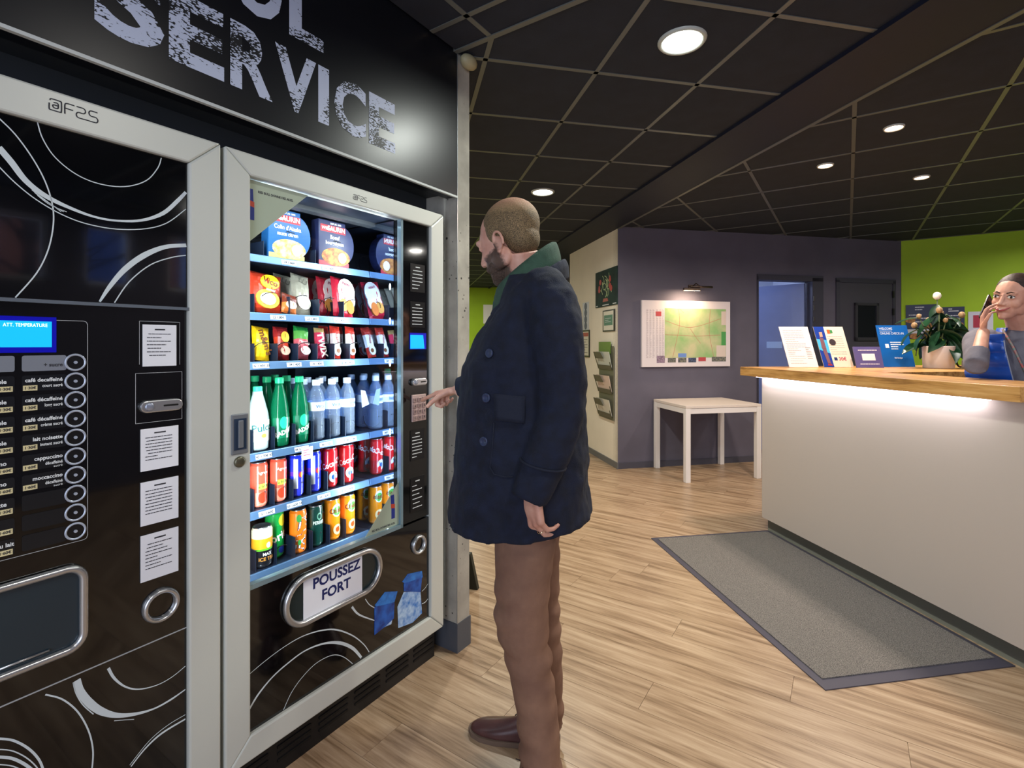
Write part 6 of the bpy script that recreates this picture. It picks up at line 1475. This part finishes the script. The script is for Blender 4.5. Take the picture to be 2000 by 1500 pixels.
def vest_half(sg):
    mb = MB(); n = 14; rows = []
    zs = [.84+.0075*i for i in range(70)]
    for z in zs:
        if z > 1.345: break
        puff = .012*abs(math.sin((z-.84)/.058*math.pi))**.6
        t = (z-.84)/.5; rx = .142-.010*t-.35*max(0, z-1.26); ry = .205-.028*t-.32*max(0, z-1.26)
        a0 = .14+.32*max(0, (z-1.05)/.27); a1 = math.pi
        o_, i_ = [], []
        for i in range(n+1):
            a = a0+(a1-a0)*i/n
            for lst, k in ((o_, puff+.012), (i_, -.004)): lst.append(P2(.005+(rx+k)*math.cos(a), sg*(ry+k)*math.sin(a), z))
        rows.append((o_, i_))
    loop_o = [r[0] for r in rows]; loop_i = [r[1] for r in rows]
    mb.loft(loop_o+loop_i[::-1]+[loop_o[0]], caps=False, closed=False)
    for e_ in (0, n): mb.add([r[0][e_] for r in rows]+[r[1][e_] for r in rows[::-1]], [list(range(2*len(rows)))])
    return mb
for sg in (1, -1):
    v_ = wpart('vest_half', vest_half(sg), M_vest, 0)
    pts = []
    for i in range(20):
        z = .84+.47*i/19; t = (z-.84)/.5; rx = .142-.010*t-.35*max(0, z-1.26); ry = .205-.028*t-.32*max(0, z-1.26); a0 = .14+.32*max(0, (z-1.05)/.27)
        pts.append(P2(.005+(rx+.012)*math.cos(a0), sg*(ry+.012)*math.sin(a0), z))
    mb = MB(); mb.tube(pts, .004, 6); wpart('zip_edge', mb, mat('zip_grey', '#8d92a2', .4), parent=v_)
mb = MB(); n = 26; loop = []
for z, k, in ((1.30, 1.28), (1.335, 1.12), (1.375, 1.0)):
    loop.append([P2(-.012+.078*k*math.cos(.75+(2*math.pi-1.5)*i/n), .085*k*math.sin(.75+(2*math.pi-1.5)*i/n), z) for i in range(n+1)])
inner = [[p+(Vector((P2(-.012, 0, 0).x, P2(-.012, 0, 0).y, p.z))-p)*.14 for p in r] for r in loop]
mb.loft(loop+inner[::-1]+[loop[0]], caps=False, closed=False)
for e_ in (0, n): mb.add([r[e_] for r in loop]+[r[e_] for r in inner[::-1]], [list(range(6))])
wpart('vest_collar', mb, M_vest, 0)
for sg in (-1, 1):
    mb = MB(); mb.tube([P2(.045, sg*.07, 1.365), P2(.105, sg*.045, 1.29), P2(.14, sg*.004, 1.17)], [.005, .005, .005], 6); wpart('lanyard', mb, mat('lanyard_teal', '#4d8f86', .6, col2='#c05a5a', vscale=90))
mb = MB(); tr_ = MB()
for s_ in (-1, 1): tr_.loft([ring(P2(0, .085*s_, .90), wf, wl, .105, .095, 20), ring(P2(.01, .09*s_, .5), wf, wl, .075, .072, 20), ring(P2(0, .09*s_, .06), wf, wl, .06, .058, 20)])
wpart('trousers', tr_, mat('trouser_dark', '#20222c', .8), .008, 3)
for s_ in (-1, 1):
    mb = MB(); c_ = P2(.05, .09*s_, 0); mb.sphere((c_.x, c_.y, .04), 1, 14, 8, (1, 1, 1), lambda x, y, z: tuple(c_+wf*((x-c_.x)*.13)+wl*((y-c_.y)*.045)+Vector((0, 0, .042+(z-.04)*.042)))); wpart('shoe', mb, mat('shoe_black', '#15151a', .4), 0)
# phone in her hand
pa, pb_ = HW.p(.004, -.094, -.026), HW.p(.090, -.074, -.118); pd = (pb_-pa).normalized(); pc = (pa+pb_)/2; pn = HW.M @ Vector((0, -1, 0)); ps_ = pd.cross(pn).normalized(); pn = ps_.cross(pd)
mb = MB(); mb.box(-.036, .036, -.0045, .0045, -.074, .074, lambda x, y, z: tuple(ps_*x+pn*y+pd*z)); ph = obj('mobile_phone', mb, mat('phone_black', '#101217', .2), None, pc, 0, .003); tag(ph, 'black mobile phone held to the cheek of the receptionist', 'phone')
mb = MB(); mb.box(-.024, -.006, .0045, .0062, -.066, -.04, lambda x, y, z: tuple(ps_*x+pn*y+pd*z)); obj('camera_bump', mb, mat('phone_camera', '#23262e', .2), ph)
